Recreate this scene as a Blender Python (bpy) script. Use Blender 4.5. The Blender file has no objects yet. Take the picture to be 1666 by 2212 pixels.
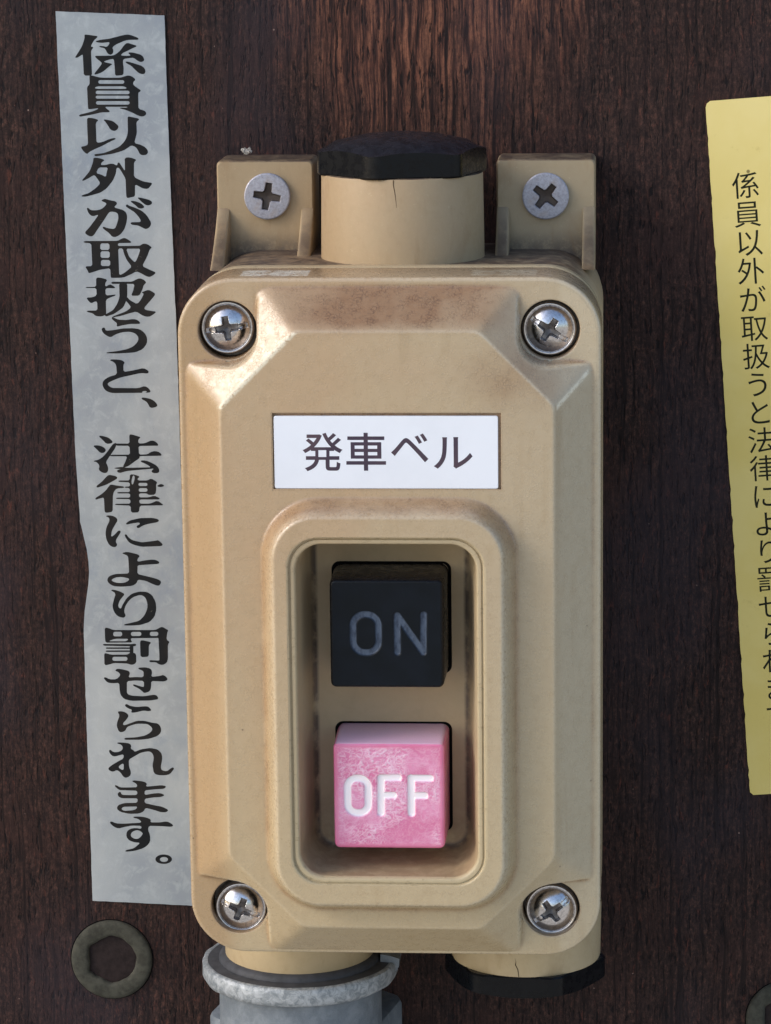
import bpy, math, random
import numpy as np
from mathutils import Matrix, Vector

# ------------------------------------------------------------------ camera
MM = 0.001
F, CX, CY = 7000.0, 833.0, 1106.0
def nrm(v):
    v = np.array(v, float); return v/np.linalg.norm(v)
_Y = nrm((480, 1400, -7000)); _Z = np.array((-413, 35100, 7000.)); _Z = nrm(_Z-_Y*_Z.dot(_Y)); _X = np.cross(_Y, _Z)
ROT = np.array([_X, _Y, _Z])
CAM = np.array((0, -62., 0))-ROT@(np.array(((844-CX)/F, -(1330-CY)/F, -1))*574)
def at(px, py, d):
    "point of the real place (mm) seen at a spot of the photograph, d mm in front of the wall"
    r = ROT@np.array(((px-CX)/F, -(py-CY)/F, -1)); t = (-d-CAM[1])/r[1]
    return CAM+r*t
scene = bpy.context.scene
C = scene.collection
cd = bpy.data.cameras.new("camera"); cam = bpy.data.objects.new("camera", cd); C.objects.link(cam)
M4 = Matrix.Identity(4)
for i in range(3):
    for j in range(3): M4[i][j] = ROT[i][j]
    M4[i][3] = CAM[i]*MM
cam.matrix_world = M4
cd.sensor_fit = 'HORIZONTAL'; cd.sensor_width = 36; cd.lens = 36*F/1666
cd.clip_start = 0.01; cd.clip_end = 100
scene.camera = cam

# ------------------------------------------------------------------ sky, sun, exposure
SUN_DIR = Vector((-0.77, -0.35, 0.54)).normalized()          # towards the sun
w = bpy.data.worlds.new("World"); scene.world = w; w.use_nodes = True
nt = w.node_tree; bg = nt.nodes['Background']
sky = nt.nodes.new('ShaderNodeTexSky'); sky.sky_type = 'NISHITA'; sky.sun_disc = False
sky.sun_elevation = math.asin(SUN_DIR.z); sky.sun_rotation = math.atan2(SUN_DIR.x, SUN_DIR.y)
sky.air_density = 1.0; sky.dust_density = 2.0; sky.ozone_density = 1.0
# below the horizon: the pale platform ground that the sky lights
wtc = nt.nodes.new('ShaderNodeTexCoord'); wsp = nt.nodes.new('ShaderNodeSeparateXYZ'); nt.links.new(wtc.outputs['Generated'], wsp.inputs[0])
wmr = nt.nodes.new('ShaderNodeMapRange'); wmr.inputs[1].default_value = -.03; wmr.inputs[2].default_value = .01; nt.links.new(wsp.outputs[2], wmr.inputs[0])
wmx = nt.nodes.new('ShaderNodeMix'); wmx.data_type = 'RGBA'; wmx.inputs[6].default_value = (2.2, 2.1, 2.0, 1)
nt.links.new(wmr.outputs[0], wmx.inputs[0]); nt.links.new(sky.outputs[0], wmx.inputs[7])
nt.links.new(wmx.outputs[2], bg.inputs[0]); bg.inputs[1].default_value = 0.15
sl = bpy.data.lights.new("sun", 'SUN'); sl.energy = 0.50; sl.angle = math.radians(20); sl.color = (1.0, 0.97, 0.94)
so = bpy.data.objects.new("sun", sl); C.objects.link(so)
so.rotation_euler = SUN_DIR.to_track_quat('Z', 'Y').to_euler()
scene.view_settings.view_transform = 'Standard'; scene.view_settings.look = 'None'
scene.view_settings.gamma = 1; scene.view_settings.exposure = 0.64

# ------------------------------------------------------------------ helpers: nodes
def srgb(r, g, b):
    f = lambda c: ((c/255+0.055)/1.055)**2.4 if c/255 > 0.04045 else c/255/12.92
    return (f(r), f(g), f(b), 1)
class NB:
    def __init__(s, name):
        s.m = bpy.data.materials.new(name); s.m.use_nodes = True; s.t = s.m.node_tree
        s.b = s.t.nodes['Principled BSDF']; s.out = s.t.nodes['Material Output']
        s.tc = s.n('ShaderNodeTexCoord')
        s.mp = s.n('ShaderNodeMapping'); s.mp.inputs['Scale'].default_value = (1000, 1000, 1000)
        s.l(s.tc.outputs['Object'], s.mp.inputs['Vector']); s.co = s.mp.outputs['Vector']
    def n(s, t): return s.t.nodes.new(t)
    def l(s, a, b): s.t.links.new(a, b)
    def setin(s, sock, v):
        if hasattr(v, 'is_linked') or isinstance(v, bpy.types.NodeSocket): s.l(v, sock)
        else: sock.default_value = v
    def scaled(s, sc, loc=(0, 0, 0)):
        m = s.n('ShaderNodeMapping'); m.inputs['Scale'].default_value = sc; m.inputs['Location'].default_value = loc
        s.l(s.co, m.inputs['Vector']); return m.outputs[0]
    def noise(s, scale, detail=4, rough=.5, dist=0, vec=None):
        n = s.n('ShaderNodeTexNoise'); s.l(vec if vec is not None else s.co, n.inputs['Vector'])
        n.inputs['Scale'].default_value = scale; n.inputs['Detail'].default_value = detail
        n.inputs['Roughness'].default_value = rough; n.inputs['Distortion'].default_value = dist
        return n.outputs[0]
    def voro(s, scale, feature='DISTANCE_TO_EDGE', vec=None, rnd=1):
        n = s.n('ShaderNodeTexVoronoi'); n.feature = feature; s.l(vec if vec is not None else s.co, n.inputs['Vector'])
        n.inputs['Scale'].default_value = scale; n.inputs['Randomness'].default_value = rnd
        return n.outputs['Distance']
    def ramp(s, fac, *stops):
        n = s.n('ShaderNodeValToRGB'); s.l(fac, n.inputs[0]); e = n.color_ramp.elements
        while len(e) < len(stops): e.new(0.5)
        for el, (p, c) in zip(e, stops):
            el.position = p; el.color = c if hasattr(c, '__len__') else (c, c, c, 1)
        return n.outputs[0]
    def mix(s, fac, a, b, mode='MIX'):
        n = s.n('ShaderNodeMix'); n.data_type = 'RGBA'; n.blend_type = mode
        s.setin(n.inputs[0], fac); s.setin(n.inputs[6], a); s.setin(n.inputs[7], b); return n.outputs[2]
    def math(s, op, a, b=0.0, clamp=False):
        n = s.n('ShaderNodeMath'); n.operation = op; n.use_clamp = clamp
        s.setin(n.inputs[0], a); s.setin(n.inputs[1], b); return n.outputs[0]
    def attr(s, name):
        n = s.n('ShaderNodeAttribute'); n.attribute_name = name; return n.outputs['Fac']
    def sep(s):
        n = s.n('ShaderNodeSeparateXYZ'); s.l(s.co, n.inputs[0]); return n.outputs
    def rng(s, v, a, b, c=0., d=1.):
        n = s.n('ShaderNodeMapRange'); n.interpolation_type = 'SMOOTHSTEP'
        s.setin(n.inputs[0], v)
        for i, q in enumerate((a, b, c, d)): n.inputs[i+1].default_value = q
        return n.outputs[0]
    def bump(s, *layers):
        prev = None
        for h, dist, strength in layers:
            n = s.n('ShaderNodeBump'); n.inputs['Distance'].default_value = dist*MM; n.inputs['Strength'].default_value = strength
            s.l(h, n.inputs['Height'])
            if prev is not None: s.l(prev, n.inputs['Normal'])
            prev = n.outputs[0]
        s.l(prev, s.b.inputs['Normal'])
    def set(s, col=None, rough=None, metal=None, spec=None, **k):
        if col is not None: s.setin(s.b.inputs['Base Color'], col)
        if rough is not None: s.setin(s.b.inputs['Roughness'], rough)
        if metal is not None: s.setin(s.b.inputs['Metallic'], metal)
        if spec is not None: s.setin(s.b.inputs['Specular IOR Level'], spec)
        for kk, v in k.items(): s.setin(s.b.inputs[kk.replace('_', ' ')], v)
        return s.m

# ------------------------------------------------------------------ materials
def mat_wall():
    b = NB('dark stained wood')
    wv = b.n('ShaderNodeVectorMath'); wv.operation = 'ADD'; b.l(b.co, wv.inputs[0]); wn_ = b.n('ShaderNodeTexNoise'); wn_.inputs['Scale'].default_value = .05; wn_.inputs['Detail'].default_value = 2; b.l(b.co, wn_.inputs['Vector'])
    wsc = b.n('ShaderNodeVectorMath'); wsc.operation = 'SCALE'; wsc.inputs[3].default_value = 2.2; b.l(wn_.outputs[1], wsc.inputs[0]); b.l(wsc.outputs[0], wv.inputs[1])
    def sv(sc, loc=(0, 0, 0)):
        m = b.n('ShaderNodeMapping'); m.inputs['Scale'].default_value = sc; m.inputs['Location'].default_value = loc; b.l(wv.outputs[0], m.inputs['Vector']); return m.outputs[0]
    fine = b.noise(1.5, 6, .66, .1, sv((1, 1, .045)))
    mid = b.noise(.50, 6, .72, .1, sv((1, 1, .14), (31, 7, 3)))
    pores = b.noise(1.5, 3, .62, .1, sv((1, 1, .20), (9, 2, 5)))
    grit = b.noise(1.5, 6, .84, .1, sv((1, 1, .62), (19, 2, 5)))
    blot = b.noise(0.045, 4, .6)
    o = b.sep()
    # the varnish has worn off in a tall patch above the box
    dx = b.math('DIVIDE', b.math('SUBTRACT', o[0], 5.0), 30.0); dz = b.math('DIVIDE', b.math('SUBTRACT', o[2], 118.0), 44.0)
    rr = b.math('ADD', b.math('MULTIPLY', dx, dx), b.math('MULTIPLY', dz, dz))
    worn = b.rng(b.math('ADD', rr, b.math('MULTIPLY', b.math('SUBTRACT', b.noise(.10, 5, .66, 0, b.scaled((1, 1, .3))), .5), 2.2)), 0.0, 1.5, 1, 0)
    base = b.ramp(grit, (0.36, srgb(27, 20, 20)), (0.50, srgb(54, 39, 36)), (0.63, srgb(92, 64, 55)))
    base = b.mix(b.rng(fine, .38, .60, .60, 0), base, srgb(23, 17, 19))
    base = b.mix(b.rng(mid, .42, .66, 0, .45), base, srgb(30, 22, 25))
    base = b.mix(b.rng(blot, .46, .70, 0, .40), base, srgb(62, 41, 37))
    raw = b.ramp(fine, (0.38, srgb(28, 19, 19)), (0.46, srgb(78, 48, 40)), (0.63, srgb(156, 102, 78)))
    raw = b.mix(b.rng(grit, .40, .56, .40, 0), raw, srgb(48, 36, 36))
    base = b.mix(b.math('MULTIPLY', worn, b.rng(mid, .34, .56, .35, .95)), base, raw)
    lines = b.rng(b.noise(.9, 3, .6, 0, sv((1, 1, .010), (3, 9, 1))), .56, .63)
    base = b.mix(b.math('MULTIPLY', lines, b.rng(grit, .36, .56, .45, .85)), base, srgb(24, 17, 18))
    red = b.rng(b.noise(0.8, 6, .76, .4, b.scaled((1, 1, .30), (50, 0, 80))), .57, .68)
    base = b.mix(b.math('MULTIPLY', red, .5), base, srgb(108, 62, 50))
    base = b.mix(b.rng(pores, .58, .67, 0, .9), base, srgb(15, 12, 16))
    speck = b.rng(b.voro(.22, 'F1'), .02, .05, 1, 0)
    base = b.mix(b.math('MULTIPLY', speck, b.rng(b.noise(.5, 2), .5, .56)), base, srgb(150, 125, 115))
    base = b.mix(b.rng(b.noise(.03, 2, .5, 0, b.scaled((1, 1, .6), (5, 0, 9))), .45, .7, 0, .35), base, srgb(52, 48, 58))
    b.bump((mid, .22, .7), (fine, .16, .7), (b.math('SUBTRACT', 1.0, b.rng(pores, .54, .67)), .16, .8), (grit, .12, .7))
    return b.set(base, b.ramp(fine, (.3, .66), (.7, .52)), 0, .16)
def beige(name, yellow=0.):
    "sun-yellowed moulded plastic; attributes wear / grime come from the lid mesh"
    b = NB(name)
    o = b.sep()
    tan, grey, yel = srgb(187, 160, 126), srgb(182, 166, 138), srgb(173, 143, 105)
    n1 = b.noise(.05, 4, .55); n2 = b.noise(.6, 5, .65)
    col = b.mix(b.rng(b.math('ADD', o[0], b.math('MULTIPLY', b.math('SUBTRACT', n1, .5), 30)), -14, 30), tan, grey)
    col = b.mix(b.rng(n1, .40, .66, 0, .5), col, srgb(188, 168, 135))
    col = b.mix(b.rng(b.math('ADD', o[2], b.math('MULTIPLY', b.math('SUBTRACT', n1, .5), 50)), -60, 20, .75, 0), col, srgb(188, 171, 136))
    if yellow: col = b.mix(b.rng(o[0], 28.5, 31, 0, .5), col, srgb(196, 184, 158))  # right bevel paled in the colour to offset its shaded side
    if yellow: col = b.mix(b.rng(o[0], -33, -27.5, .85, 0), col, yel)  # left bevel's yellower tone, also darkened in colour against the sun on it
    col = b.mix(b.math('MULTIPLY', b.rng(n2, .4, .75), .22), col, srgb(160, 138, 104))
    return b, col, o
def mat_lid():
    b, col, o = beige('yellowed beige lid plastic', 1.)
    gr = b.attr('grime'); we = b.attr('wear')
    wv = b.n('ShaderNodeVectorMath'); wv.operation = 'ADD'; b.l(b.co, wv.inputs[0]); wn_ = b.n('ShaderNodeTexNoise'); wn_.inputs['Scale'].default_value = 1.3; b.l(b.co, wn_.inputs['Vector']); b.l(wn_.outputs[1], wv.inputs[1])
    crack = b.voro(1.9, vec=wv.outputs[0])
    cr = b.math('MULTIPLY', b.rng(crack, .0, .16, 1, 0), b.rng(b.noise(.45, 4, .7), .40, .60, 0, .75))
    dirt = b.noise(.55, 6, .7)
    g2 = b.math('MULTIPLY', gr, b.rng(dirt, .25, .62, .80, 1.0), True)
    runs = b.math('MULTIPLY', b.rng(b.noise(.30, 4, .6, 0, b.scaled((1, 1, .06))), .54, .70, 0, .30), b.rng(b.noise(.06, 3), .4, .6))
    col = b.mix(runs, col, srgb(158, 134, 98))
    col = b.mix(b.math('MULTIPLY', g2, .85), col, srgb(140, 102, 66))
    col = b.mix(b.math('MULTIPLY', b.math('MULTIPLY', gr, cr), .85), col, srgb(84, 56, 36))
    fleck = b.rng(b.voro(.16, 'F1'), .018, .035, 1, 0)
    col = b.mix(b.math('MULTIPLY', fleck, .8), col, srgb(92, 66, 44))
    hair = b.rng(b.voro(.9), .0, .035, 1, 0)
    col = b.mix(b.math('MULTIPLY', hair, b.rng(b.noise(.12, 3), .56, .68, 0, .15)), col, srgb(120, 92, 60))
    cz = b.rng(b.voro(.85, vec=wv.outputs[0]), .0, .07, 1, 0)
    col = b.mix(b.math('MULTIPLY', b.math('MULTIPLY', cz, b.attr('craze')), .65), col, srgb(132, 106, 74))
    # skin of old paint left on the top edge of the lid
    def box_(x0, x1, amt):
        e = b.math('MULTIPLY', b.rng(o[0], x0, x0+.5), b.rng(o[0], x1-.5, x1, 1, 0)); e = b.math('MULTIPLY', e, b.rng(o[2], 58.6, 59.1))
        e = b.math('MULTIPLY', e, b.math('MULTIPLY', b.rng(o[1], -52.8, -52.2), b.rng(o[1], -45.5, -44.6, 1, 0)))
        return b.math('MULTIPLY', b.math('MULTIPLY', e, amt), b.rng(b.noise(.55, 6, .8), .42, .52))
    col = b.mix(box_(-27, -14.5, .95), col, srgb(232, 226, 210)); col = b.mix(box_(14, 26, .6), col, srgb(206, 196, 172))
    wn = b.math('MULTIPLY', we, b.rng(b.noise(1.6, 4, .7), .30, .55), True)
    col = b.mix(wn, col, srgb(228, 218, 194))
    col = b.mix(b.math('MULTIPLY', b.attr('pitch'), .8), col, srgb(56, 46, 40))  # wells: shade of the narrow gap painted in together with grime
    b.bump((b.noise(.5, 4, .6), .03, .5), (cr, .06, .35), (b.noise(3.0, 5, .7), .012, .6))
    return b.set(col, b.rng(b.noise(.8, 4, .6), .3, .7, .24, .36), 0, .9)
def mat_body(name='beige moulded plastic', dull=0.):
    b, col, o = beige(name)
    if dull: col = b.mix(dull, col, srgb(132, 118, 92))
    nrm_ = b.n('ShaderNodeNewGeometry'); sp = b.n('ShaderNodeSeparateXYZ'); b.l(nrm_.outputs['Normal'], sp.inputs[0])
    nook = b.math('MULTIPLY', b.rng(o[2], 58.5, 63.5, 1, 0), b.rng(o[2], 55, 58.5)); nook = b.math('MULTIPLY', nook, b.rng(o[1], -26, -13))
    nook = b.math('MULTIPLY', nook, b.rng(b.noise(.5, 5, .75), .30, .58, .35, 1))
    col = b.mix(b.math('MULTIPLY', nook, .8), col, srgb(66, 58, 58))  # grime plus painted corner shade where the lugs meet the housing
    up = b.rng(sp.outputs[2], .55, .95)               # dust lies on the ledges that face up
    dust = b.math('MULTIPLY', up, b.rng(b.noise(.35, 5, .7), .30, .60, .55, 1))
    col = b.mix(b.math('MULTIPLY', dust, .95), col, srgb(66, 54, 50))
    col = b.mix(b.math('MULTIPLY', b.rng(b.noise(.22, 5, .7, .5, b.scaled((1, 1, .35))), .5, .75), .4), col, srgb(140, 112, 78))
    col = b.mix(b.rng(b.noise(1.4, 5, .7), .60, .80, 0, .5), col, srgb(205, 192, 162))
    b.bump((b.noise(1.6, 4, .6), .06, .6), (b.noise(7, 3, .7), .03, .6))
    return b.set(col, b.rng(b.noise(.8, 4, .6), .3, .7, .40, .58), 0, .45)
def mat_flange():
    b, col, o = beige('pale seam plastic')
    col = b.mix(.4, col, srgb(186, 174, 142))
    col = b.mix(b.rng(b.noise(.7, 5, .8, 0, b.scaled((1, 1, 2))), .54, .68, 0, .55), col, srgb(128, 110, 80))
    b.bump((b.noise(2.5, 4, .7), .08, .8))
    return b.set(col, .38, 0, .5)
def mat_recess():
    b, col, o = beige('beige recess plastic')
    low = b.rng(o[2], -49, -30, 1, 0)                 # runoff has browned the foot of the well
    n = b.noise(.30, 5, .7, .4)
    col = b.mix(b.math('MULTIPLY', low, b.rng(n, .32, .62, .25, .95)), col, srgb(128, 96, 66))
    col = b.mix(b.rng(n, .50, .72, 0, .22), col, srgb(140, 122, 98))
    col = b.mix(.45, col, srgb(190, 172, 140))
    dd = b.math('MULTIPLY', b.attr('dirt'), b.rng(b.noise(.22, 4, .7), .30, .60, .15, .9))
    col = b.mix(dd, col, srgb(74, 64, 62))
    b.bump((b.noise(2.0, 4, .6), .06, .5), (b.noise(9, 3, .7), .03, .5))
    return b.set(col, .42, 0, .45)
def mat_black(name, dusty=.5, c=(9, 12, 17)):
    b = NB(name)
    g = b.n('ShaderNodeNewGeometry'); sp = b.n('ShaderNodeSeparateXYZ'); b.l(g.outputs['Normal'], sp.inputs[0])
    up = b.rng(sp.outputs[2], .5, .95)
    d = b.math('MULTIPLY', up, b.rng(b.noise(.5, 6, .75, .3), .32, .62, .3, 1))
    col = b.mix(b.math('MULTIPLY', d, dusty), srgb(*c), srgb(46, 48, 56))
    sc = b.rng(b.noise(1.2, 5, .8, 1.5, b.scaled((1, 1, 3))), .62, .72)
    col = b.mix(b.math('MULTIPLY', sc, .15), col, srgb(70, 76, 88))
    b.bump((b.noise(1.5, 4, .6), .05, .5), (b.noise(8, 3, .7), .02, .5))
    return b.set(col, b.rng(b.noise(.7, 4), .3, .7, .20, .38), 0, .24)
def mat_on_face():
    b = NB('black button plastic'); p = b.attr('paint')
    col = b.mix(b.rng(b.noise(.25, 4), .35, .7), srgb(10, 17, 24), srgb(14, 21, 30))
    ink = b.mix(b.rng(b.noise(1.1, 5, .7, 0, b.scaled((1, 1, .5))), .42, .68), srgb(80, 92, 110), srgb(54, 63, 79))
    col = b.mix(p, col, ink)
    b.bump((b.noise(1.3, 4, .6), .03, .5), (b.noise(10, 3, .7), .02, .6))
    return b.set(col, b.math('SUBTRACT', .42, b.math('MULTIPLY', p, .12)), 0, .18)
def mat_off_face():
    b = NB('worn pink button plastic'); p = b.attr('paint'); ed = b.attr('edge')
    crk = b.noise(.95, 5, .7, 2.4, b.scaled((1, 1, 1.3), (7, 7, 7)))
    ridg = b.attr('ridge'); big = b.noise(.16, 3, .6)
    worn = b.rng(big, .34, .60, .65, 1)
    col = b.mix(b.rng(big, .35, .65), srgb(220, 122, 166), srgb(232, 152, 192))
    col = b.mix(b.math('MULTIPLY', b.math('MULTIPLY', ridg, worn), .8), col, srgb(252, 226, 243))  # pale ridges paint the glare of the crinkles into the colour
    col = b.mix(b.math('MULTIPLY', b.rng(b.noise(2.6, 5, .75, .8), .60, .72), .35), col, srgb(120, 70, 84))
    col = b.mix(b.math('MULTIPLY', ed, .55), col, srgb(230, 116, 158))
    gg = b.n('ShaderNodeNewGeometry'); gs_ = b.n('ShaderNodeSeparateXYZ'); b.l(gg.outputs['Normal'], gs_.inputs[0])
    col = b.mix(b.rng(gs_.outputs[2], .6, .95, 0, .85), col, srgb(240, 206, 234))  # upward side paled in the colour to counter the shade of the well
    col = b.mix(p, col, srgb(255, 248, 255))
    h = b.math('MULTIPLY', crk, b.math('SUBTRACT', 1.0, p))
    b.bump((h, .06, .8), (b.noise(5, 4, .7), .02, .7))
    return b.set(col, .20, 0, .9, Subsurface_Weight=.15, Subsurface_Radius=(.003, .0012, .0012), Subsurface_Scale=1.0)
def mat_off_side():
    b = NB('pink button side plastic')
    col = b.mix(b.rng(b.noise(.6, 5, .7), .35, .7), srgb(214, 148, 182), srgb(196, 120, 160))
    col = b.mix(b.rng(b.noise(.9, 5, .8), .62, .74), col, srgb(110, 64, 70))
    b.bump((b.noise(2.5, 4, .7), .10, .7))
    return b.set(col, .35, 0, .5)
def mat_steel(name, c=(222, 220, 222), rough=(.14, .26), bump=.02):
    b = NB(name)
    n = b.noise(1.8, 5, .7)
    col = b.mix(b.rng(n, .4, .7), srgb(*c), srgb(int(c[0]*.8), int(c[1]*.8), int(c[2]*.8)))
    p = b.attr('pit')
    col = b.mix(p, col, srgb(58, 50, 46))
    b.bump((n, bump, .6), (b.noise(9, 3, .7), bump*.5, .5))
    return b.set(col, b.math('ADD', b.rng(n, .3, .7, *rough), b.math('MULTIPLY', p, .3)), b.math('SUBTRACT', 1.0, b.math('MULTIPLY', p, .3)), .5)
def mat_zinc():
    b = NB('dull mounting screw zinc'); p = b.attr('pit'); n = b.noise(1.6, 5, .75)
    col = b.mix(b.rng(n, .35, .7), srgb(176, 178, 190), srgb(148, 148, 158))
    col = b.mix(b.rng(b.noise(.5, 3), .5, .8, 0, .5), col, srgb(170, 158, 152))
    col = b.mix(p, col, srgb(74, 66, 62))
    b.bump((n, .05, .6), (b.noise(9, 3, .7), .03, .6))
    return b.set(col, b.rng(n, .3, .7, .42, .62), .55, .5)
def mat_cast():
    b = NB('grey cast metal paint')
    n = b.noise(.35, 6, .66, .4); ch = b.noise(.22, 6, .70, 1.4)
    col = b.mix(b.rng(n, .35, .68), srgb(108, 117, 126), srgb(130, 138, 146))
    chip = b.attr('chip')
    bare = b.rng(b.math('ADD', ch, b.math('MULTIPLY', b.math('SUBTRACT', chip, .35), .42)), .56, .66)
    metal = b.mix(b.rng(b.noise(.6, 6, .72, .8), .38, .62), srgb(184, 190, 196), srgb(132, 140, 146))
    col = b.mix(bare, col, metal)
    b.bump((ch, .35, .55), (b.noise(1.8, 5, .75), .18, .6), (b.noise(8, 3, .7), .04, .6))
    return b.set(col, .46, b.math('MULTIPLY', bare, .25), .5)
def mat_sticker(name):
    b = NB('weathered grey sticker film')
    n = b.noise(.07, 5, .62, .6); m = b.noise(.35, 6, .7, .5)
    col = b.mix(b.rng(n, .36, .64), srgb(146, 154, 162), srgb(160, 168, 173))
    col = b.mix(b.math('MULTIPLY', b.rng(m, .48, .68), .6), col, srgb(176, 184, 188))
    col = b.mix(b.math('MULTIPLY', b.rng(b.noise(.16, 5, .7, .3, b.scaled((1, 1, .6), (40, 3, 9))), .52, .70), .5), col, srgb(128, 141, 157))
    col = b.mix(b.rng(b.noise(.028, 4, .6, 0, b.scaled((1, 1, .5), (2, 0, 17))), .44, .66, 0, .55), col, srgb(186, 191, 192))
    col = b.mix(b.math('MULTIPLY', b.rng(b.noise(.8, 5, .8), .64, .74), .6), col, srgb(108, 112, 116))
    b.bump((m, .12, .5), (b.noise(3, 4, .7), .05, .6))
    return b.set(col, .50, 0, .35)
def mat_yellow():
    b = NB('yellow sticker film')
    o = b.sep()
    col = b.mix(b.rng(b.noise(.05, 4, .6), .38, .66), srgb(224, 202, 114), srgb(229, 209, 128))
    col = b.mix(b.rng(o[2], 10, 130, 0, .75), col, srgb(244, 231, 172))
    col = b.mix(b.rng(b.noise(.30, 5, .7), .60, .78, 0, .35), col, srgb(186, 162, 80))
    sp = b.rng(b.voro(.13, 'F1'), .03, .055, 1, 0)
    col = b.mix(b.math('MULTIPLY', sp, .8), col, srgb(96, 80, 40))
    b.bump((b.noise(1.5, 4, .6), .03, .5))
    return b.set(col, .45, 0, .4)
def mat_ink(name, c, flake=.0, under=(150, 150, 140)):
    b = NB(name)
    col = b.mix(b.rng(b.noise(.08, 3, .5), .40, .62, 0, .8), srgb(*c), srgb(c[0]+20, c[1]+14, c[2]+8))
    if flake:
        f = b.rng(b.noise(.7, 6, .8, .8), .66, .70)
        zone = b.rng(b.noise(.035, 2, .5, 0, b.scaled((1, 1, 1), (3, 0, 61))), .50, .60)
        col = b.mix(b.math('MULTIPLY', f, b.math('ADD', b.math('MULTIPLY', zone, .9), .16)), col, srgb(*under))
    b.bump((b.noise(3, 3), .03, .4))
    return b.set(col, .6, 0, .2)
def mat_plain(name, c, rough=.5, spec=.4, metal=0, n=.5, dc=.88, bump=.04):
    b = NB(name); k = b.noise(n, 5, .65)
    col = b.mix(b.rng(k, .35, .7), srgb(*c), srgb(*[int(v*dc) for v in c]))
    b.bump((b.noise(2.5, 4, .7), bump, .6))
    return b.set(col, rough, metal, spec)

M = dict(wall=mat_wall(), lid=mat_lid(), body=mat_body(), lug=mat_body('shade-tinted lug plastic', .45), boss=mat_body('weathered boss plastic', .35), flange=mat_flange(), recess=mat_recess(),  # lug colour darkened to carry the shadow the lugs sit in
         cap=mat_black('dusty black cap plastic', .75), side=mat_black('black button side', .35, (9, 12, 18)),
         onf=mat_on_face(), off=mat_off_face(), offs=mat_off_side(), screw=mat_steel('polished screw steel'), zinc=mat_zinc(),
         cast=mat_cast(), grey=mat_sticker('g'), yel=mat_yellow(), ink=mat_ink('black print', (20, 23, 27), 1),
         ink2=mat_ink('black green print', (20, 25, 12)), ink3=mat_ink('engraved black ink', (72, 62, 76)),
         plate=mat_plain('white engraved plate', (238, 243, 252), .38, .5, 0, .12, .985, .02),
         hole=mat_plain('dark slot', (6, 6, 9), .8, .1), gask=mat_plain('grey rubber gasket', (72, 74, 80), .6, .3, 0, .4, .8),
         washer=mat_plain('olive painted washer', (74, 74, 66), .8, .25, 0, .5, .72, .12), plug=mat_plain('dark brown plug', (46, 37, 37), .75, .2, 0, .6, .7, .12), lint=mat_plain('pale lint', (190, 186, 180), .8, .2),
         crack=mat_plain('crack line', (60, 42, 28), .8, .1))

# ------------------------------------------------------------------ helpers: meshes (all in mm)
class MB:
    def __init__(s): s.v = []; s.f = []; s.n = 0; s.at = {}
    def add(s, verts, faces, **attrs):
        verts = np.asarray(verts, float); k = s.n
        s.v.append(verts); s.f.append([tuple(int(i)+k for i in f) for f in faces] if not isinstance(faces, np.ndarray) else faces+k)
        for a, arr in attrs.items(): s.at.setdefault(a, []).append((k, np.asarray(arr, float)))
        s.n += len(verts); return s
    def loft(s, rings, cap0=False, cap1=False, flip=False, **attrs):
        m = len(rings[0]); R = len(rings); v = np.vstack(rings)
        i = np.arange(m); j = (i+1) % m; fs = []
        for r in range(R-1):
            a = r*m; q = np.stack([a+i, a+j, a+m+j, a+m+i], 1)
            fs.append(q[:, ::-1] if flip else q)
        fs = [tuple(x) for x in np.vstack(fs)]
        if cap0: fs.append(tuple(i if flip else i[::-1]))
        if cap1: fs.append(tuple((R-1)*m+(i[::-1] if flip else i)))
        return s.add(v, fs, **attrs)
    def mesh(s, name, org=(0, 0, 0), smooth=35):
        me = bpy.data.meshes.new(name)
        v = (np.vstack(s.v)-np.array(org))*MM
        fl = []
        for f in s.f: fl.extend(f.tolist() if isinstance(f, np.ndarray) else f)
        me.from_pydata(v.tolist(), [], fl); me.validate(); me.update()
        for a, parts in s.at.items():
            arr = np.zeros(s.n, np.float32)
            for k, vals in parts: arr[k:k+len(vals)] = vals
            if len(me.vertices) == s.n:
                t = me.attributes.new(a, 'FLOAT', 'POINT'); t.data.foreach_set('value', arr)
        if smooth:
            me.polygons.foreach_set('use_smooth', [True]*len(me.polygons))
            me.set_sharp_from_angle(angle=math.radians(smooth))
        return me
    def obj(s, name, mat, parent=None, org=None, smooth=35, fix=True):
        o_ = np.array(org if org is not None else (parent_org(parent) if parent else (0, 0, 0)), float)
        me = s.mesh(name, o_, smooth)
        o = bpy.data.objects.new(name, me); C.objects.link(o)
        for m_ in (mat if isinstance(mat, (list, tuple)) else [mat]): me.materials.append(m_)
        if parent: o.parent = parent
        else: o.location = o_*MM
        return o
ORG = {}
def parent_org(p):
    while p.parent: p = p.parent
    return ORG.get(p.name, (0, 0, 0))
def tag(o, label=None, cat=None, group=None, kind=None):
    if label: o['label'] = label
    if cat: o['category'] = cat
    if group: o['group'] = group
    if kind: o['kind'] = kind
    return o
def empty(name, loc, label, cat, group=None):
    o = bpy.data.objects.new(name, None); C.objects.link(o); o.location = Vector(loc)*MM; o.empty_display_size = .01
    ORG[o.name] = tuple(loc); return tag(o, label, cat, group)
def rr(cx, cz, hx, hz, r, y, n=10):
    "rounded rectangle ring at depth y (clockwise seen from the front)"
    p = []
    for sx, sz, a0 in ((1, 1, 90), (1, -1, 0), (-1, -1, -90), (-1, 1, 180)):
        for k in range(n+1):
            a = math.radians(a0-90*k/n)
            p.append((cx+sx*(hx-r)+r*math.cos(a), y, cz+sz*(hz-r)+r*math.sin(a)))
    return np.array(p)
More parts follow.
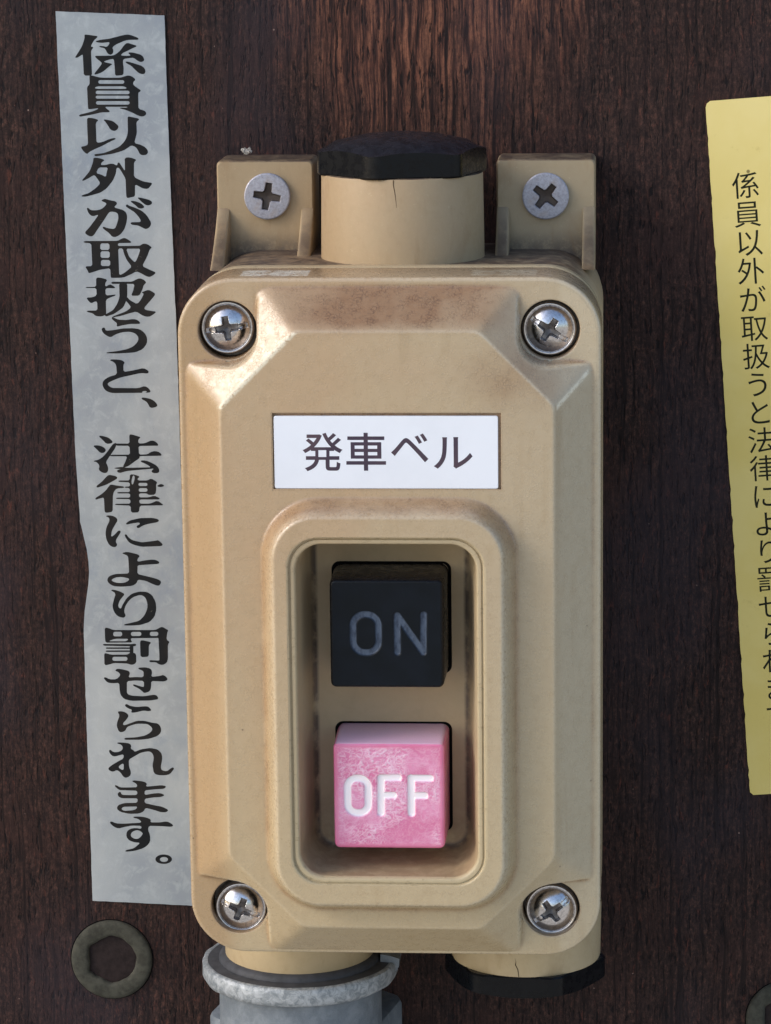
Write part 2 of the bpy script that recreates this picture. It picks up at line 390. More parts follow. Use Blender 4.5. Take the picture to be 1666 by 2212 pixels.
def circ(cx, cz, r, y, n=64, fn=None):
    a = -np.arange(n)*2*math.pi/n+math.pi/2
    R_ = r*np.ones(n) if fn is None else np.array([fn(t) for t in a])
    return np.stack([cx+R_*np.cos(a), np.full(n, y, float), cz+R_*np.sin(a)], 1)
def vcirc(cx, cy, r, z, n=72, fn=None):
    "horizontal ring about a vertical axis"
    a = np.arange(n)*2*math.pi/n
    R_ = r*np.ones(n) if fn is None else np.array([fn(t) for t in a])
    return np.stack([cx+R_*np.cos(a), cy+R_*np.sin(a), np.full(n, z, float)], 1)
def sstep(x, a, b):
    t = np.clip((x-a)/(b-a), 0, 1); return t*t*(3-2*t)
def sd_rr(x, z, cx, cz, hx, hz, r):
    qx = np.abs(x-cx)-(hx-r); qz = np.abs(z-cz)-(hz-r)
    return np.hypot(np.maximum(qx, 0), np.maximum(qz, 0))+np.minimum(np.maximum(qx, qz), 0)-r
def grid_faces(keep):
    "quads of a (nz,nx) vertex grid; keep = (nz-1,nx-1) mask; returns faces, used vertex index"
    nz, nx = keep.shape[0]+1, keep.shape[1]+1
    jj, ii = np.nonzero(keep); a = jj*nx+ii
    f = np.stack([a, a+1, a+nx+1, a+nx], 1)
    used = np.unique(f); mp = -np.ones(nz*nx, int); mp[used] = np.arange(len(used))
    return mp[f], used

# ------------------------------------------------------------------ the wall
wb = MB(); wb.add([(-420, 0, -420), (420, 0, -420), (420, 0, 420), (-420, 0, 420), (-420, 22, -420), (420, 22, -420), (420, 22, 420), (-420, 22, 420)],
                  [(0, 1, 2, 3), (4, 7, 6, 5), (0, 4, 5, 1), (1, 5, 6, 2), (2, 6, 7, 3), (3, 7, 4, 0)])
wall = wb.obj('wall', M['wall'], smooth=0); tag(wall, 'dark brown stained wooden board wall with vertical grain and a worn reddish patch', kind='structure')

# ------------------------------------------------------------------ the push-button box
BX = -0.3                                                        # centre line of the box
LC = (BX, -2.95, 37.5, 62.3, 10.2)                               # lid outline: cx, cz, half width, half height, corner radius
A, P = 55.0, 62.0                                                # corner level and plateau level (distance from the wall)
box = empty('push_button_box', (0, 0, 0), 'yellowed beige plastic push-button box with black ON and pink OFF buttons', 'switch box')

# lid front as a relief
def lid_height(x, z):
    ax = np.abs(x-BX+.05); up = z > -3
    zt = np.where(up, z+0.0, -(z+7.1))                           # fold the lower half onto the upper (plateau centre z = -3.55)
    dist = np.stack([ax-29.3, zt-50.8, (ax+zt-66.9)/12.75*6.8], 0)
    m = dist.max(0)
    k = .35; sm = m+k*np.log(np.exp((dist-m)/k).sum(0))
    h = P-7*np.maximum(sm, -3)/6.8
    h = np.where(h > P, P, h); h = P-np.log1p(np.exp((P-h-.15)/.22))*.22*1.0 if False else h
    # soft crest and foot
    h = np.where(h > P-.5, P-.25*((P-h)/.5)**2*1.0-0*.0, h) if False else h
    h = np.maximum(h, A)
    # pockets round the corner screws
    pz = np.where(up, zt, zt)
    qx = ax-23.0; qz = pz-np.where(up, 44.1, 43.35)
    rr_ = 5.6
    inside = np.minimum(qx, qz)
    cor = (qx < rr_) & (qz < rr_)
    sd = np.where(cor, rr_-np.hypot(np.minimum(qx-rr_, 0), np.minimum(qz-rr_, 0)), inside)
    # the pocket mouth flares out towards the rim
    fl = .9*sstep(ax, 31, 36.5)+.9*sstep(pz, 52, 57.5)
    h = A+(h-A)*(1-sstep(sd+fl*0.15, -.05, .32))
    return h
BZ = (BX-.2, -16.65)                                             # bezel centre
def bezel_height(x, z):
    s = sd_rr(x, z, BZ[0]+.3, BZ[1], 20.3, 35.5, 8.0)
    hh = 5.0*sstep(-s, -2.5, .35)
    return hh, s
st = 0.22
xs = np.arange(BX-37.5, BX+37.5+.01, st); zs = np.arange(-65.3, 59.5, st)
X, Z = np.meshgrid(xs, zs); H0 = lid_height(X, Z); HB, SB = bezel_height(X, Z)
H = H0+HB
rng_ = np.random.RandomState(4)
def smooth_noise(shape, k, seed):
    r = np.random.RandomState(seed).rand(shape[0]//k+3, shape[1]//k+3)
    yy = np.arange(shape[0])/k; xx = np.arange(shape[1])/k
    y0 = yy.astype(int); x0 = xx.astype(int); fy = (yy-y0)[:, None]; fx = (xx-x0)[None]
    fy = fy*fy*(3-2*fy); fx = fx*fx*(3-2*fx)
    g = lambda a, b_: r[np.ix_(y0+a, x0+b_)]
    return (g(0, 0)*(1-fy)+g(1, 0)*fy)*(1-fx)+(g(0, 1)*(1-fy)+g(1, 1)*fy)*fx
H = H+.05*(smooth_noise(H.shape, 34, 1)-.5)+.02*(smooth_noise(H.shape, 9, 2)-.5)
# soften
for _ in range(2):
    Hs = H.copy(); Hs[1:-1, 1:-1] = (H[1:-1, 1:-1]*4+H[:-2, 1:-1]+H[2:, 1:-1]+H[1:-1, :-2]+H[1:-1, 2:])/8; H = Hs
lap = np.zeros_like(H); q = 2
lap[q:-q, q:-q] = H[q:-q, q:-q]*4-H[:-2*q, q:-q]-H[2*q:, q:-q]-H[q:-q, :-2*q]-H[q:-q, 2*q:]
wear = np.clip(lap/.42-.18, 0, 1)
ax = np.abs(X-BX)
# rubbed crests: the diagonal edges of the two upper corner facets rub the most
diag = np.exp(-(((ax+Z-66.9)/.9)**2))*(Z > 34)*(Z < 52)
dl = np.exp(-((ax+Z-66.6)/.42)**2)*(X < 0)*(Z > 37)*(Z < 50.6); dr = np.exp(-((Z-ax-7.5)/.36)**2)*(X > 0)*(ax > 29.6)*(ax < 35.2)*(Z > 30)
wear = np.clip(2.2*(dl+dr)*(.5+.9*smooth_noise(H.shape, 3, 9))+wear*(.25+.5*diag)+0*diag+.15*np.clip(lap/.3, 0, 1)*sstep(X, 12, 18)*sstep(-Z, -20, 10)*(SB < 1.2), 0, 1)
grime = 1.0*sstep(Z, 49.5, 53)*(1-sstep(Z, 57.4, 58.6))*(1-sstep(ax, 15, 27))*(.45+.55*sstep(-np.abs(X+0), -26, -6))
grime += .55*np.exp(-(((X-22)/7)**2+((Z-43)/6)**2))
grime += .75*np.exp(-((SB-.9)/1.0)**2)*sstep(Z, 8, 19)            # dirt along the top of the bezel foot
grime += .12*np.exp(-(((X+21)/6)**2+((Z+15)/26)**2))*sstep(SB, 0.5, 3)
grime += .60*np.clip(-lap/.5, 0, 1)
grime = np.clip(grime*(.5+.8*smooth_noise(H.shape, 20, 5)), 0, 1)
HC = [(BX+sx*28.5, z) for sx in (-1, 1) for z in (50.05, -56.3)]    # screw holes
LR = (-.36, 29.57, 20.05, 6.76)                                   # name plate recess
sd_lid = sd_rr(X, Z, LC[0], LC[1], LC[2], LC[3], LC[4])
mask = sd_lid < -.75
for hx, hz in HC: mask &= np.hypot(X-hx, Z-hz) > 5.36
mask &= ~((np.abs(X-LR[0]) < LR[2]+.15) & (np.abs(Z-LR[1]) < LR[3]+.15))
mask &= sd_rr(X, Z, BZ[0], BZ[1], 17.5, 31.7, 5.6) > 0
keep = mask[:-1, :-1] & mask[1:, :-1] & mask[:-1, 1:] & mask[1:, 1:]
craze = np.exp(-((SB-.4)/.75)**2)*(.4+.9*smooth_noise(H.shape, 30, 12))+.35*np.exp(-((SB+2.4)/.5)**2)
f, used = grid_faces(keep)
V = np.stack([X.ravel(), -H.ravel(), Z.ravel()], 1)[used]
lb = MB(); lb.add(V, f, wear=wear.ravel()[used], grime=grime.ravel()[used], craze=np.clip(craze, 0, 1).ravel()[used])
def LO(e, y, n=14): return rr(LC[0], LC[1], LC[2]-e, LC[3]-e, max(LC[4]-e, .3), -y, n)
rings = [LO(2.2, A-.015), LO(.75, A-.02), LO(.42, A-.07), LO(.18, A-.22), LO(.05, A-.5), LO(0, A-.9), LO(-.12, 42.0), LO(.1, 41.4), LO(.8, 41.3)]
wr = np.concatenate([np.full(len(rings[0]), v) for v in (0, 0, .12, .25, .2, .05, 0, 0, 0)])
gr = np.concatenate([np.full(len(rings[0]), v) for v in (0, 0, 0, .1, .25, .3, .45, .8, .9)])
lb.loft(rings, wear=wr, grime=gr)
for hx, hz in HC:                                                 # screw wells
    rs = [circ(hx, hz, 5.95, -(A-.012)), circ(hx, hz, 5.45, -(A-.02)), circ(hx, hz, 5.3, -(A-.08)), circ(hx, hz, 5.24, -(A-.3)), circ(hx, hz, 5.05, -50.6), circ(hx, hz, 2, -50.4)]
    m_ = len(rs[0]); lb.loft(rs, cap1=True, flip=True, grime=np.concatenate([np.full(m_, v) for v in (0, .1, .25, .5, 1, 1)]), pitch=np.concatenate([np.full(m_, v) for v in (0, 0, 0, .3, 1, 1)]))
# name plate recess
def rect(cx, cz, hx, hz, y): return np.array([(cx-hx, -y, cz-hz), (cx+hx, -y, cz-hz), (cx+hx, -y, cz+hz), (cx-hx, -y, cz+hz)])
lb.loft([rect(*LR[:2], LR[2]+.7, LR[3]+.7, P-.035), rect(*LR[:2], LR[2]+.06, LR[3]+.06, P-.04), rect(*LR[:2], LR[2], LR[3], P-.12), rect(*LR[:2], LR[2], LR[3], P-.75)],
        cap1=True, flip=False, grime=np.repeat([0, .15, .8, .9], 4))
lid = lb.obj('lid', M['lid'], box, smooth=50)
# bezel lip and the well behind it
def BR(hx, hz, r, y, dx=0, dz=0): return rr(BZ[0]+dx, BZ[1]+dz, hx, hz, r, -y, 14)
top = P+5.0
rb = MB()
rs = [BR(18.4, 32.9, 6.4, top-.03), BR(17.35, 31.85, 5.6, top-.035), BR(17.18, 31.68, 5.4, top-.12), BR(17.05, 31.55, 5.3, top-.75), BR(16.85, 31.35, 5.15, top-.78), BR(16.75, 31.25, 5.1, top-.5), BR(16.3, 30.8, 4.95, top-.46), BR(16.02, 30.55, 4.8, top-.6), BR(15.85, 30.4, 4.7, top-1.5)]
rb.loft(rs, flip=True)
lip = rb.obj('bezel_lip', M['flange'], box, smooth=60)
rb = MB()
rs = [BR(15.86, 30.41, 4.7, top-1.45), BR(14.6, 30.1, 4.0, 50.6, -.3, -.2), BR(14.2, 29.8, 3.6, 49.6, -.35, -.2), BR(13.7, 29.3, 3.1, 49.12, -.35, -.2), BR(13.1, 28.7, 2.6, 49.0, -.35, -.2)]
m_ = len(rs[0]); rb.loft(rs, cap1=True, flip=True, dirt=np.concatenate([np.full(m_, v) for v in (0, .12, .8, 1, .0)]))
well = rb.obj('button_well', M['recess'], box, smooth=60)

# name plate
pl = MB(); pc = (-.51, 29.36, 19.7, 6.48)
def chrect(e, y): return rr(pc[0], pc[1], pc[2]-e, pc[3]-e, .35, -y, 3)
pl.loft([chrect(0, P-.74), chrect(0, P-.22), chrect(.08, P-.14)], cap1=True, flip=True)
plate = pl.obj('name_plate', M['plate'], box, smooth=30)

# ---- lettering from the built-in font
def glyph(ch, offset=0.0):
    cu = bpy.data.curves.new('glyph', 'FONT'); cu.body = ch; cu.size = 1.0; cu.offset = offset; cu.resolution_u = 6
    o = bpy.data.objects.new('glyph', cu); C.objects.link(o); bpy.context.view_layer.update()
    dg = bpy.context.evaluated_depsgraph_get(); me = bpy.data.meshes.new_from_object(o.evaluated_get(dg))
    v = np.array([p.co[:2] for p in me.vertices]); fs = [tuple(p.vertices) for p in me.polygons]
    # drop inside-out parts: make every face look the same way
    bpy.data.objects.remove(o); bpy.data.curves.remove(cu); bpy.data.meshes.remove(me)
    return v, fs
def facing(verts, faces):
    "orient flat faces towards the viewer (-Y)"
    out = []
    for f_ in faces:
        a, b_, c = verts[f_[0]], verts[f_[1]], verts[f_[2]]
        nn = np.cross(b_-a, c-a); out.append(tuple(f_) if nn[1] < 0 else tuple(f_[::-1]))
    return out
let = MB()
for ch, x0, z0, x1, z1 in (('発', 255, 180, 527, 446), ('車', 556, 180, 827, 442), ('ベ', 865, 185, 1121, 384), ('ル', 1160, 210, 1427, 428)):
    v, fs = glyph(ch, .010)
    lo, hi = v.min(0), v.max(0); u = (v-lo)/(hi-lo); k = 960/1666/1.8439
    x0, x1 = 1060/1.8439+x0*k, 1060/1.8439+x1*k; z0, z1 = 1620/1.8439+z0*k, 1620/1.8439+z1*k
    a = at(x0, z1, P-.13); b_ = at(x1, z0, P-.13)
    W = np.stack([a[0]+u[:, 0]*(b_[0]-a[0]), np.full(len(u), -(P-.125)), a[2]+u[:, 1]*(b_[2]-a[2])], 1)
    let.add(W, facing(W, fs))
let.obj('lettering', M['ink3'], plate, smooth=0)

# ---- gasket seam and housing
gb = MB()
def HO(e, y, n=14, dx=.35): return rr(LC[0]+dx, LC[1], LC[2]-e, LC[3]-e, max(LC[4]-e, .3), -y, n)
gb.loft([LO(.9, 41.5), LO(.35, 41.25), LO(-.05, 40.9), LO(-.1, 37.0), LO(.1, 36.5), LO(1.0, 36.4)])
gb.obj('seam_flange', M['flange'], box, smooth=50)
hb = MB()
hb.loft([HO(.9, 36.6), HO(.35, 36.2), HO(.15, 35.6), HO(.1, 6.0), HO(.3, .05)])
hb.loft([HO(.9, 36.6), HO(4, 36.7)], flip=True)
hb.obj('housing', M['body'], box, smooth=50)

# ---- bosses and caps
def boss(cx, cy, r, z0, z1, name='conduit_boss'):
    s = 1 if z1 > z0 else -1
    b_ = MB(); rs = [vcirc(cx, cy, r*1.015, z0), vcirc(cx, cy, r, z1-s*.5), vcirc(cx, cy, r-.12, z1-s*.15), vcirc(cx, cy, r-.5, z1), vcirc(cx, cy, r-2, z1)]
    b_.loft(rs, cap1=True, flip=(s < 0)); return b_.obj(name, M['boss' if s > 0 else 'body'], box, smooth=40)
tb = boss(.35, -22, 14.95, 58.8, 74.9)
br_ = boss(22.8, -24, 14.3, -64.5, -75.55)
bl_ = boss(-20.95, -24, 14.4, -64.5, -75.7)
def hexr(R_, clip, rot):
    def fn(t):
        a = (t-rot) % (math.pi/3)-math.pi/6
        return min(R_*math.cos(math.pi/6)/math.cos(a), clip)
    return fn
def hexcap(cx, cy, R_, z0, s, rot, dome):
    b_ = MB(); fn = hexr(R_, R_*.965, rot); fn0 = hexr(R_*.985, R_*.945, rot); ap = R_*math.cos(math.pi/6)
    n = 144; H_ = 4.8 if s > 0 else 4.3
    r0 = vcirc(cx, cy, 0, z0, n, fn0); r1 = vcirc(cx, cy, 0, z0+s*.35, n, fn); r2 = vcirc(cx, cy, 0, z0+s*H_, n, fn)
    a = np.arange(n)*2*math.pi/n; ra = np.array([fn(t) for t in a])
    r2[:, 2] = z0+s*(H_-(ra-ap)*.36)
    r3 = vcirc(cx, cy, ap-.25, z0+s*(H_+.12), n); r4 = vcirc(cx, cy, ap-1.6, z0+s*(H_+.35+dome*.3), n)
    r5 = vcirc(cx, cy, ap*.5, z0+s*(H_+.4+dome*.8), n); r6 = vcirc(cx, cy, ap*.15, z0+s*(H_+.4+dome), n)
    b_.loft([vcirc(cx, cy, 3, z0, n), r0, r1, r2, r3, r4, r5, r6], cap1=True, flip=(s < 0))
    return b_.obj('blanking_cap', M['cap'], box, smooth=30)
c1 = hexcap(.35, -22, 16.3, 74.7, 1, math.radians(-90+13-30), 2.3)
c2 = hexcap(22.6, -24, 16.0, -75.4, -1, math.radians(-90-6-30), .6)
tag(c1, 'dusty black hexagonal blanking cap on the top boss'); tag(c2, 'black hexagonal blanking cap under the lower right corner')
# hairline cracks in the bosses
def crackline(cx, cy, r, pts, w0=.10):
    b_ = MB()
    L = []; 
    for k, (x, z) in enumerate(pts):
        w_ = w0*(1.1-.8*k/(len(pts)-1)); yy = cy-math.sqrt(max(r*r-(x-cx)**2, 0))-.012
        L += [(x-w_, yy, z), (x+w_, yy, z)]
    fs = [(2*k, 2*k+1, 2*k+3, 2*k+2) for k in range(len(pts)-1)]
    L = np.array(L); b_.add(L, facing(L, fs)); return b_.obj('crack', M['crack'], None if False else box, smooth=0)
p = [at(x, y, 38.3) for x, y in ((1113, 2062), (1116, 2078), (1114, 2085), (1119, 2095), (1121, 2111))]
crackline(22.8, -24, 14.33, [(q_[0], q_[2]) for q_ in p], .16)
p = [at(x, y, 36.9) for x, y in ((850, 389), (850, 400), (853, 415), (856, 438), (858, 460))]
crackline(.35, -22, 15.0, [(q_[0], q_[2]) for q_ in p], .07)

# ---- mounting lugs
def lug(sx):
    x0, x1 = (-35.4, -17.0) if sx < 0 else (17.4, 36.0)
    b_ = MB(); cx, hx = (x0+x1)/2, (x1-x0)/2; z0, z1 = 56.0, 76.2; cz, hz = (z0+z1)/2, (z1-z0)/2
    b_.loft([rr(cx, cz, hx, hz, 1.1, -.05, 5), rr(cx, cz, hx, hz, 1.1, -11.2, 5), rr(cx, cz, hx-.1, hz-.1, 1.0, -11.7, 5), rr(cx, cz, hx-.35, hz-.35, .9, -12.0, 5), rr(cx, cz, hx-1, hz-1, .5, -12.03, 5)], cap1=True, flip=True) 
    o = b_.obj('mounting_lug', M['lug'], box, smooth=40)
    for side in (-1, 1):                                          # gusset ribs
        r_ = MB(); xo = x0+1.25 if side < 0 else x1-1.25; w_ = 1.25
        prof = [(67.6, 11.6), (67.0, 12.3), (66.0, 13.2), (64.0, 15.4), (61.5, 18.6), (59.2, 22.0), (57, 25.5)]
        A_, B_ = [], []
        for z, d in prof:
            A_.append([(xo-w_, -8, z), (xo-w_+.02, -d+.7, z), (xo-w_+.2, -d+.22, z), (xo-w_+.6, -d, z), (xo+w_-.6, -d, z), (xo+w_-.2, -d+.22, z), (xo+w_-.02, -d+.7, z), (xo+w_, -8, z)])
        L = np.array(A_).reshape(-1, 3); m_ = 8
        fs = [(k*m_+j, k*m_+j+1, (k+1)*m_+j+1, (k+1)*m_+j) for k in range(len(prof)-1) for j in range(m_-1)]
        fs.append(tuple(range(m_)))
        r_.add(L, fs); r_.obj('gusset', M['lug'], o, smooth=40)
    return o
lug(-1); lug(1)

# ---- screws
def screw_mesh(name, R_, dome, base, L, wd, depth, slot, edge):
    nr, na = 72, 160
    rr_ = np.concatenate([np.linspace(0, 1, nr), [1.0]])*R_; a = np.arange(na)*2*math.pi/na
    RR, AA = np.meshgrid(rr_, a, indexing='ij'); x = RR*np.cos(AA); z = RR*np.sin(AA)
    t = RR/R_
    h = base+dome*(1-t**2.1)-edge*sstep(t, .94, 1.0)**2
    if slot:                                                      # domed head standing on its flat flange
        rim = .86; td = np.clip(t/rim, 0, 1)
        h = np.where(t < rim, base+.28+dome*(1-td**2.2), base+.34-.34*sstep(t, .95, 1.0)-.22*np.exp(-((t-rim-.01)/.016)**2))
    ux, uz = np.abs(x), np.abs(z)
    # cross recess with flared, tapering arms
    d1 = np.maximum(ux-L, uz-wd*(1-.22*ux/L)); d2 = np.maximum(uz-L, ux-wd*(1-.22*uz/L)); cen = RR-wd*1.55
    dd = np.minimum(np.minimum(d1, d2), cen)
    g = sstep(-dd, -.05, .22)*(depth*(.72+.5*(1-np.clip(RR/L, 0, 1))))
    if slot:
        ds = np.maximum(uz-wd*.62, ux-R_*.78); g = np.maximum(g, sstep(-ds, -.05, .16)*slot)
    h2 = h-g
    pit = np.clip((g-(.5 if slot else .12))/depth*(1.6 if slot else 2.2), 0, 1)*(.85 if slot else 1)
    h2[-1, :] = base-1.6
    v = np.stack([x, -h2, z], -1).reshape(-1, 3)
    i = np.arange(na); j = (i+1) % na; fs = []
    for r_ in range(nr):
        fs.append(np.stack([r_*na+i, (r_+1)*na+i, (r_+1)*na+j, r_*na+j], 1))
    b_ = MB(); F_ = [tuple(q_[::-1]) if False else tuple(q_) for q_ in np.vstack(fs)]
    b_.add(v, F_, pit=pit.ravel()); return b_
sm = screw_mesh('pan_screw', 4.75, 1.55, 53.0, 2.15, .68, 1.5, .45, .45).mesh('screw', (0, 0, 0), 45); sm.materials.append(M['screw'])
lids = [(BX-28.75, 50.3, -8, 'upper left'), (BX+28.35, 49.95, 33, 'upper right'), (BX-28.5, -57.2, 22, 'lower left'), (BX+28.55, -57.0, -35, 'lower right')]
for x, z, ang, nm in lids:
    o = bpy.data.objects.new('lid_screw', sm); C.objects.link(o); o.parent = box; o.location = Vector((x, 0, z))*MM; o.rotation_euler = (0, math.radians(ang), 0)
zm = screw_mesh('lug_screw', 4.35, .12, 13.1, 2.6, .80, .80, 0, .12).mesh('mounting_screw', (0, 0, 0), 40); zm.materials.append(M['zinc'])
for x, z, ang in ((-25.75, 69.5, 10), (26.65, 69.3, 38)):
    o = bpy.data.objects.new('mounting_screw', zm); C.objects.link(o); o.parent = box; o.location = Vector((x, 0, z))*MM; o.rotation_euler = (0, math.radians(ang), 0)

# ---- buttons
def cap_sdf(x, z, segs):
    d = np.full(x.shape, 99.)
    for x0, z0, x1, z1, w_ in segs:
        vx, vz = x1-x0, z1-z0; t = np.clip(((x-x0)*vx+(z-z0)*vz)/(vx*vx+vz*vz), 0, 1)
        d = np.minimum(d, np.hypot(x-x0-t*vx, z-z0-t*vz)-w_)
    return d
def vnoise(x, z, seed):
    r = np.random.RandomState(seed).rand(256, 256); xi = np.floor(x).astype(int); zi = np.floor(z).astype(int); fx = x-xi; fz = z-zi
    fx = fx*fx*(3-2*fx); fz = fz*fz*(3-2*fz); g = lambda a, b_: r[(xi+a) % 256, (zi+b_) % 256]
    return (g(0, 0)*(1-fx)+g(1, 0)*fx)*(1-fz)+(g(0, 1)*(1-fx)+g(1, 1)*fx)*fz
def crinkle(x, z):
    "crumpled skin of old brushed paint: meandering ridges of two sizes"
    out = np.zeros(x.shape)
    for f_, wp, sd, a in ((.75, 1.6, 1, 1.), (1.5, 1.0, 7, .8)):
        wx = vnoise(x*.45*f_+3, z*.45*f_, sd)-.5; wz = vnoise(x*.45*f_, z*.45*f_+9, sd+1)-.5
        n = vnoise(x*f_+wx*wp*2+40, z*f_*1.7+wz*wp*2+40, sd+2)*.65+vnoise(x*f_*2.3+wx*3+90, z*f_*3.4+20, sd+3)*.35
        out = np.maximum(out, a*np.exp(-((n-.5)/.050)**2)); out = np.maximum(out, .7*a*np.exp(-((n-.34)/.035)**2))
    return out
def button(name, cx, cz, hx, hz, top, sdf, mats, depth, label):
    e = empty_part(name, label)
    b_ = MB()
    Rg = lambda e_, y, r=1.0: rr(cx, cz, hx-e_, hz-e_, max(r-e_*.6, .2), -y, 6)
    b_.loft([Rg(-.28, 46.0, 1.3), Rg(-.25, 50, 1.3), Rg(0, top-.55), Rg(.07, top-.25), Rg(.25, top-.07), Rg(.5, top-.02), Rg(1.4, top-.02)], flip=True,
            paint=np.zeros(7*28), edge=np.repeat([.2, .2, .6, 1, 1, .8, .6], 28))
    o = b_.obj('button_body', mats[0], e, smooth=50)
    g_ = .12; x = np.arange(cx-hx+.45, cx+hx-.44, g_); z = np.arange(cz-hz+.45, cz+hz-.44, g_)
    XX, ZZ = np.meshgrid(x, z); s = sdf(XX, ZZ)
    gr_ = sstep(-s, -.12, .16); h = top-depth*gr_
    rg = crinkle(XX, ZZ)*(1-gr_)*(.35+.65*sstep(vnoise(XX*.22+5, ZZ*.22+5, 33), .25, .6)) if name == 'off_button' else np.zeros(XX.shape)
    bx = np.minimum(np.minimum(XX-x[0], x[-1]-XX), np.minimum(ZZ-z[0], z[-1]-ZZ))
    rg = rg*sstep(bx, 0, .5); h = h+.07*rg
    keep = np.ones((XX.shape[0]-1, XX.shape[1]-1), bool); f_, us = grid_faces(keep)
    fb = MB(); fb.add(np.stack([XX.ravel(), -h.ravel(), ZZ.ravel()], 1)[us], f_, paint=gr_.ravel()[us], ridge=rg.ravel()[us], edge=(1-sstep(bx, 0, .9)).ravel()[us])
    fb.obj('button_face', mats[1], e, smooth=60)
    gk = MB(); gk.loft([rr(cx+.05, cz+.02, hx+.75, hz+.6, 1.5, -49.03, 6), rr(cx+.05, cz+.02, hx+.2, hz+.2, 1.2, -49.04, 6)], flip=True)
    gk.loft([rr(cx+.05, cz+.02, hx+.75, hz+.6, 1.5, -49.03, 6), rr(cx+.05, cz+.02, hx+.78, hz+.63, 1.5, -48.8, 6)])
    gk.obj('slot_gap', M['hole'], e, smooth=0)
    return e
def empty_part(name, label):
    o = bpy.data.objects.new(name, None); C.objects.link(o); o.parent = box; o.empty_display_size = .01
    if label: o['label'] = label
    return o
# letter strokes were measured on the photograph and sit on the button faces
def P5(X_, Y_): q_ = at(650.8+X_*.22787, 1138.9+Y_*.22787, 62); return q_[0], q_[2]
def P6(X_, Y_): q_ = at(650.8+X_*.22787, 1518.5+Y_*.22787, 62); return q_[0], q_[2]
def seg(fn, x0, y0, x1, y1, w_):
    a = fn(x0, y0); b_ = fn(x1, y1); return (a[0], a[1], b_[0], b_[1], w_*.22787/12.2)
def ring(fn, cx, cy, hx, hy, r, w_):
    c = fn(cx, cy); k = .22787/12.2
    return lambda x, z: np.abs(sd_rr(x, z, c[0], c[1], hx*k, hy*k*1.02, r*k))-w_*k
on_o = ring(P5, 612, 1007, 121, 182, 112, 31)
on_s = [seg(P5, 908, 838, 912, 1185, 31), seg(P5, 912, 840, 1152, 1178, 31), seg(P5, 1160, 830, 1156, 1185, 31)]
def on_sdf(x, z): return np.minimum(on_o(x, z), cap_sdf(x, z, on_s))
off_o = ring(P6, 538, 880, 99, 169, 92, 36)
off_s = [seg(P6, 757, 714, 757, 1042, 36), seg(P6, 757, 712, 922, 710, 33), seg(P6, 757, 880, 875, 876, 33), seg(P6, 1042, 714, 1045, 1045, 36), seg(P6, 1042, 714, 1225, 716, 33), seg(P6, 1045, 880, 1172, 880, 33)]
def off_sdf(x, z): return np.minimum(off_o(x, z), cap_sdf(x, z, off_s))
button('on_button', -.72, -3.35, 10.1, 9.8, 62.0, on_sdf, (M['side'], M['onf']), .35, 'square black push button engraved ON')
button('off_button', -.62, -33.2, 9.95, 9.75, 62.0, off_sdf, (M['off'], M['off']), .35, 'square worn pink push button engraved OFF in white')

# ------------------------------------------------------------------ grey conduit connector under the box
KX, KY = -20.95, -24.0
con = empty('conduit_connector', (KX, KY, -84), 'rough grey cast metal conduit connector screwed under the lower left of the beige box', 'pipe fitting')
def rough(ring_, amp, seed, cx=KX, cy=KY):
    r = np.random.RandomState(seed); n = len(ring_); k = np.interp(np.arange(n), np.arange(0, n+6, 3), r.rand(len(np.arange(0, n+6, 3))))-.5
    d = ring_[:, :2]-np.array((cx, cy)); L = np.linalg.norm(d, axis=1, keepdims=True); o = ring_.copy(); o[:, :2] += d/L*(k*amp)[:, None]; o[:, 2] += (k[::-1]*amp*.5); return o
vc = lambda r, z: vcirc(KX, KY, r, z, 120)
gk = MB(); gk.loft([vc(14.0, -75.2), vc(15.0, -75.35), vc(15.6, -75.9), vc(15.7, -76.5), vc(17.9, -76.7), vc(17.9, -77.3)], flip=True)
gk.obj('rubber_gasket', M['gask'], con, smooth=40)
fb = MB(); rs = [vc(17.2, -76.9), rough(vc(18.1, -76.6), .25, 3), rough(vc(18.75, -76.9), .35, 4), rough(vc(18.9, -77.8), .3, 5), rough(vc(18.85, -79.3), .35, 6), rough(vc(18.5, -80.2), .35, 7), rough(vc(17.6, -80.7), .25, 8), vc(15.5, -80.9)]
ch = np.repeat([.2, .7, 1, 1, 1, .9, .3, 0], 120)
fb.loft(rs, flip=True, chip=ch); fb.obj('flange', M['cast'], con, smooth=60)
fb = MB(); fb.loft([vc(15.7, -80.5), vc(15.75, -90), vc(15.8, -125), vc(12.5, -126), vc(12.5, -240)], flip=True, chip=np.repeat([0, .15, .1, 0, 0], 120))
fb.obj('body', M['cast'], con, smooth=50)
nb = MB(); fn = hexr(20.0, 19.2, .3)
nv = lambda s_, z: np.column_stack([(vcirc(0, 0, 0, z, 120, fn)[:, :2]*s_+np.array((KX, -13.0))), np.full(120, z)])
nb.loft([nv(.7, -90.2), nv(.93, -90.4), nv(.98, -90.8), nv(1, -91.6), nv(1, -97), nv(.9, -98)], flip=True, chip=np.zeros(720)+.1)
nb.obj('locknut', M['cast'], con, smooth=30)
eb = MB(); prof = [(822, 2062), (846, 2066), (863, 2072), (862, 2088), (853, 2104), (836, 2124), (820, 2134)]
fr = np.array([at(x, y, 27) for x, y in prof]); bk = fr.copy(); bk[:, 1] = -12; n_ = len(fr)
eb.add(np.vstack([fr, bk]), facing(np.vstack([fr, bk]), [tuple(range(n_))])+[(k, k+1, n_+k+1, n_+k) for k in range(n_-1)])
eb.obj('clamp_ear', M['cast'], con, smooth=20)

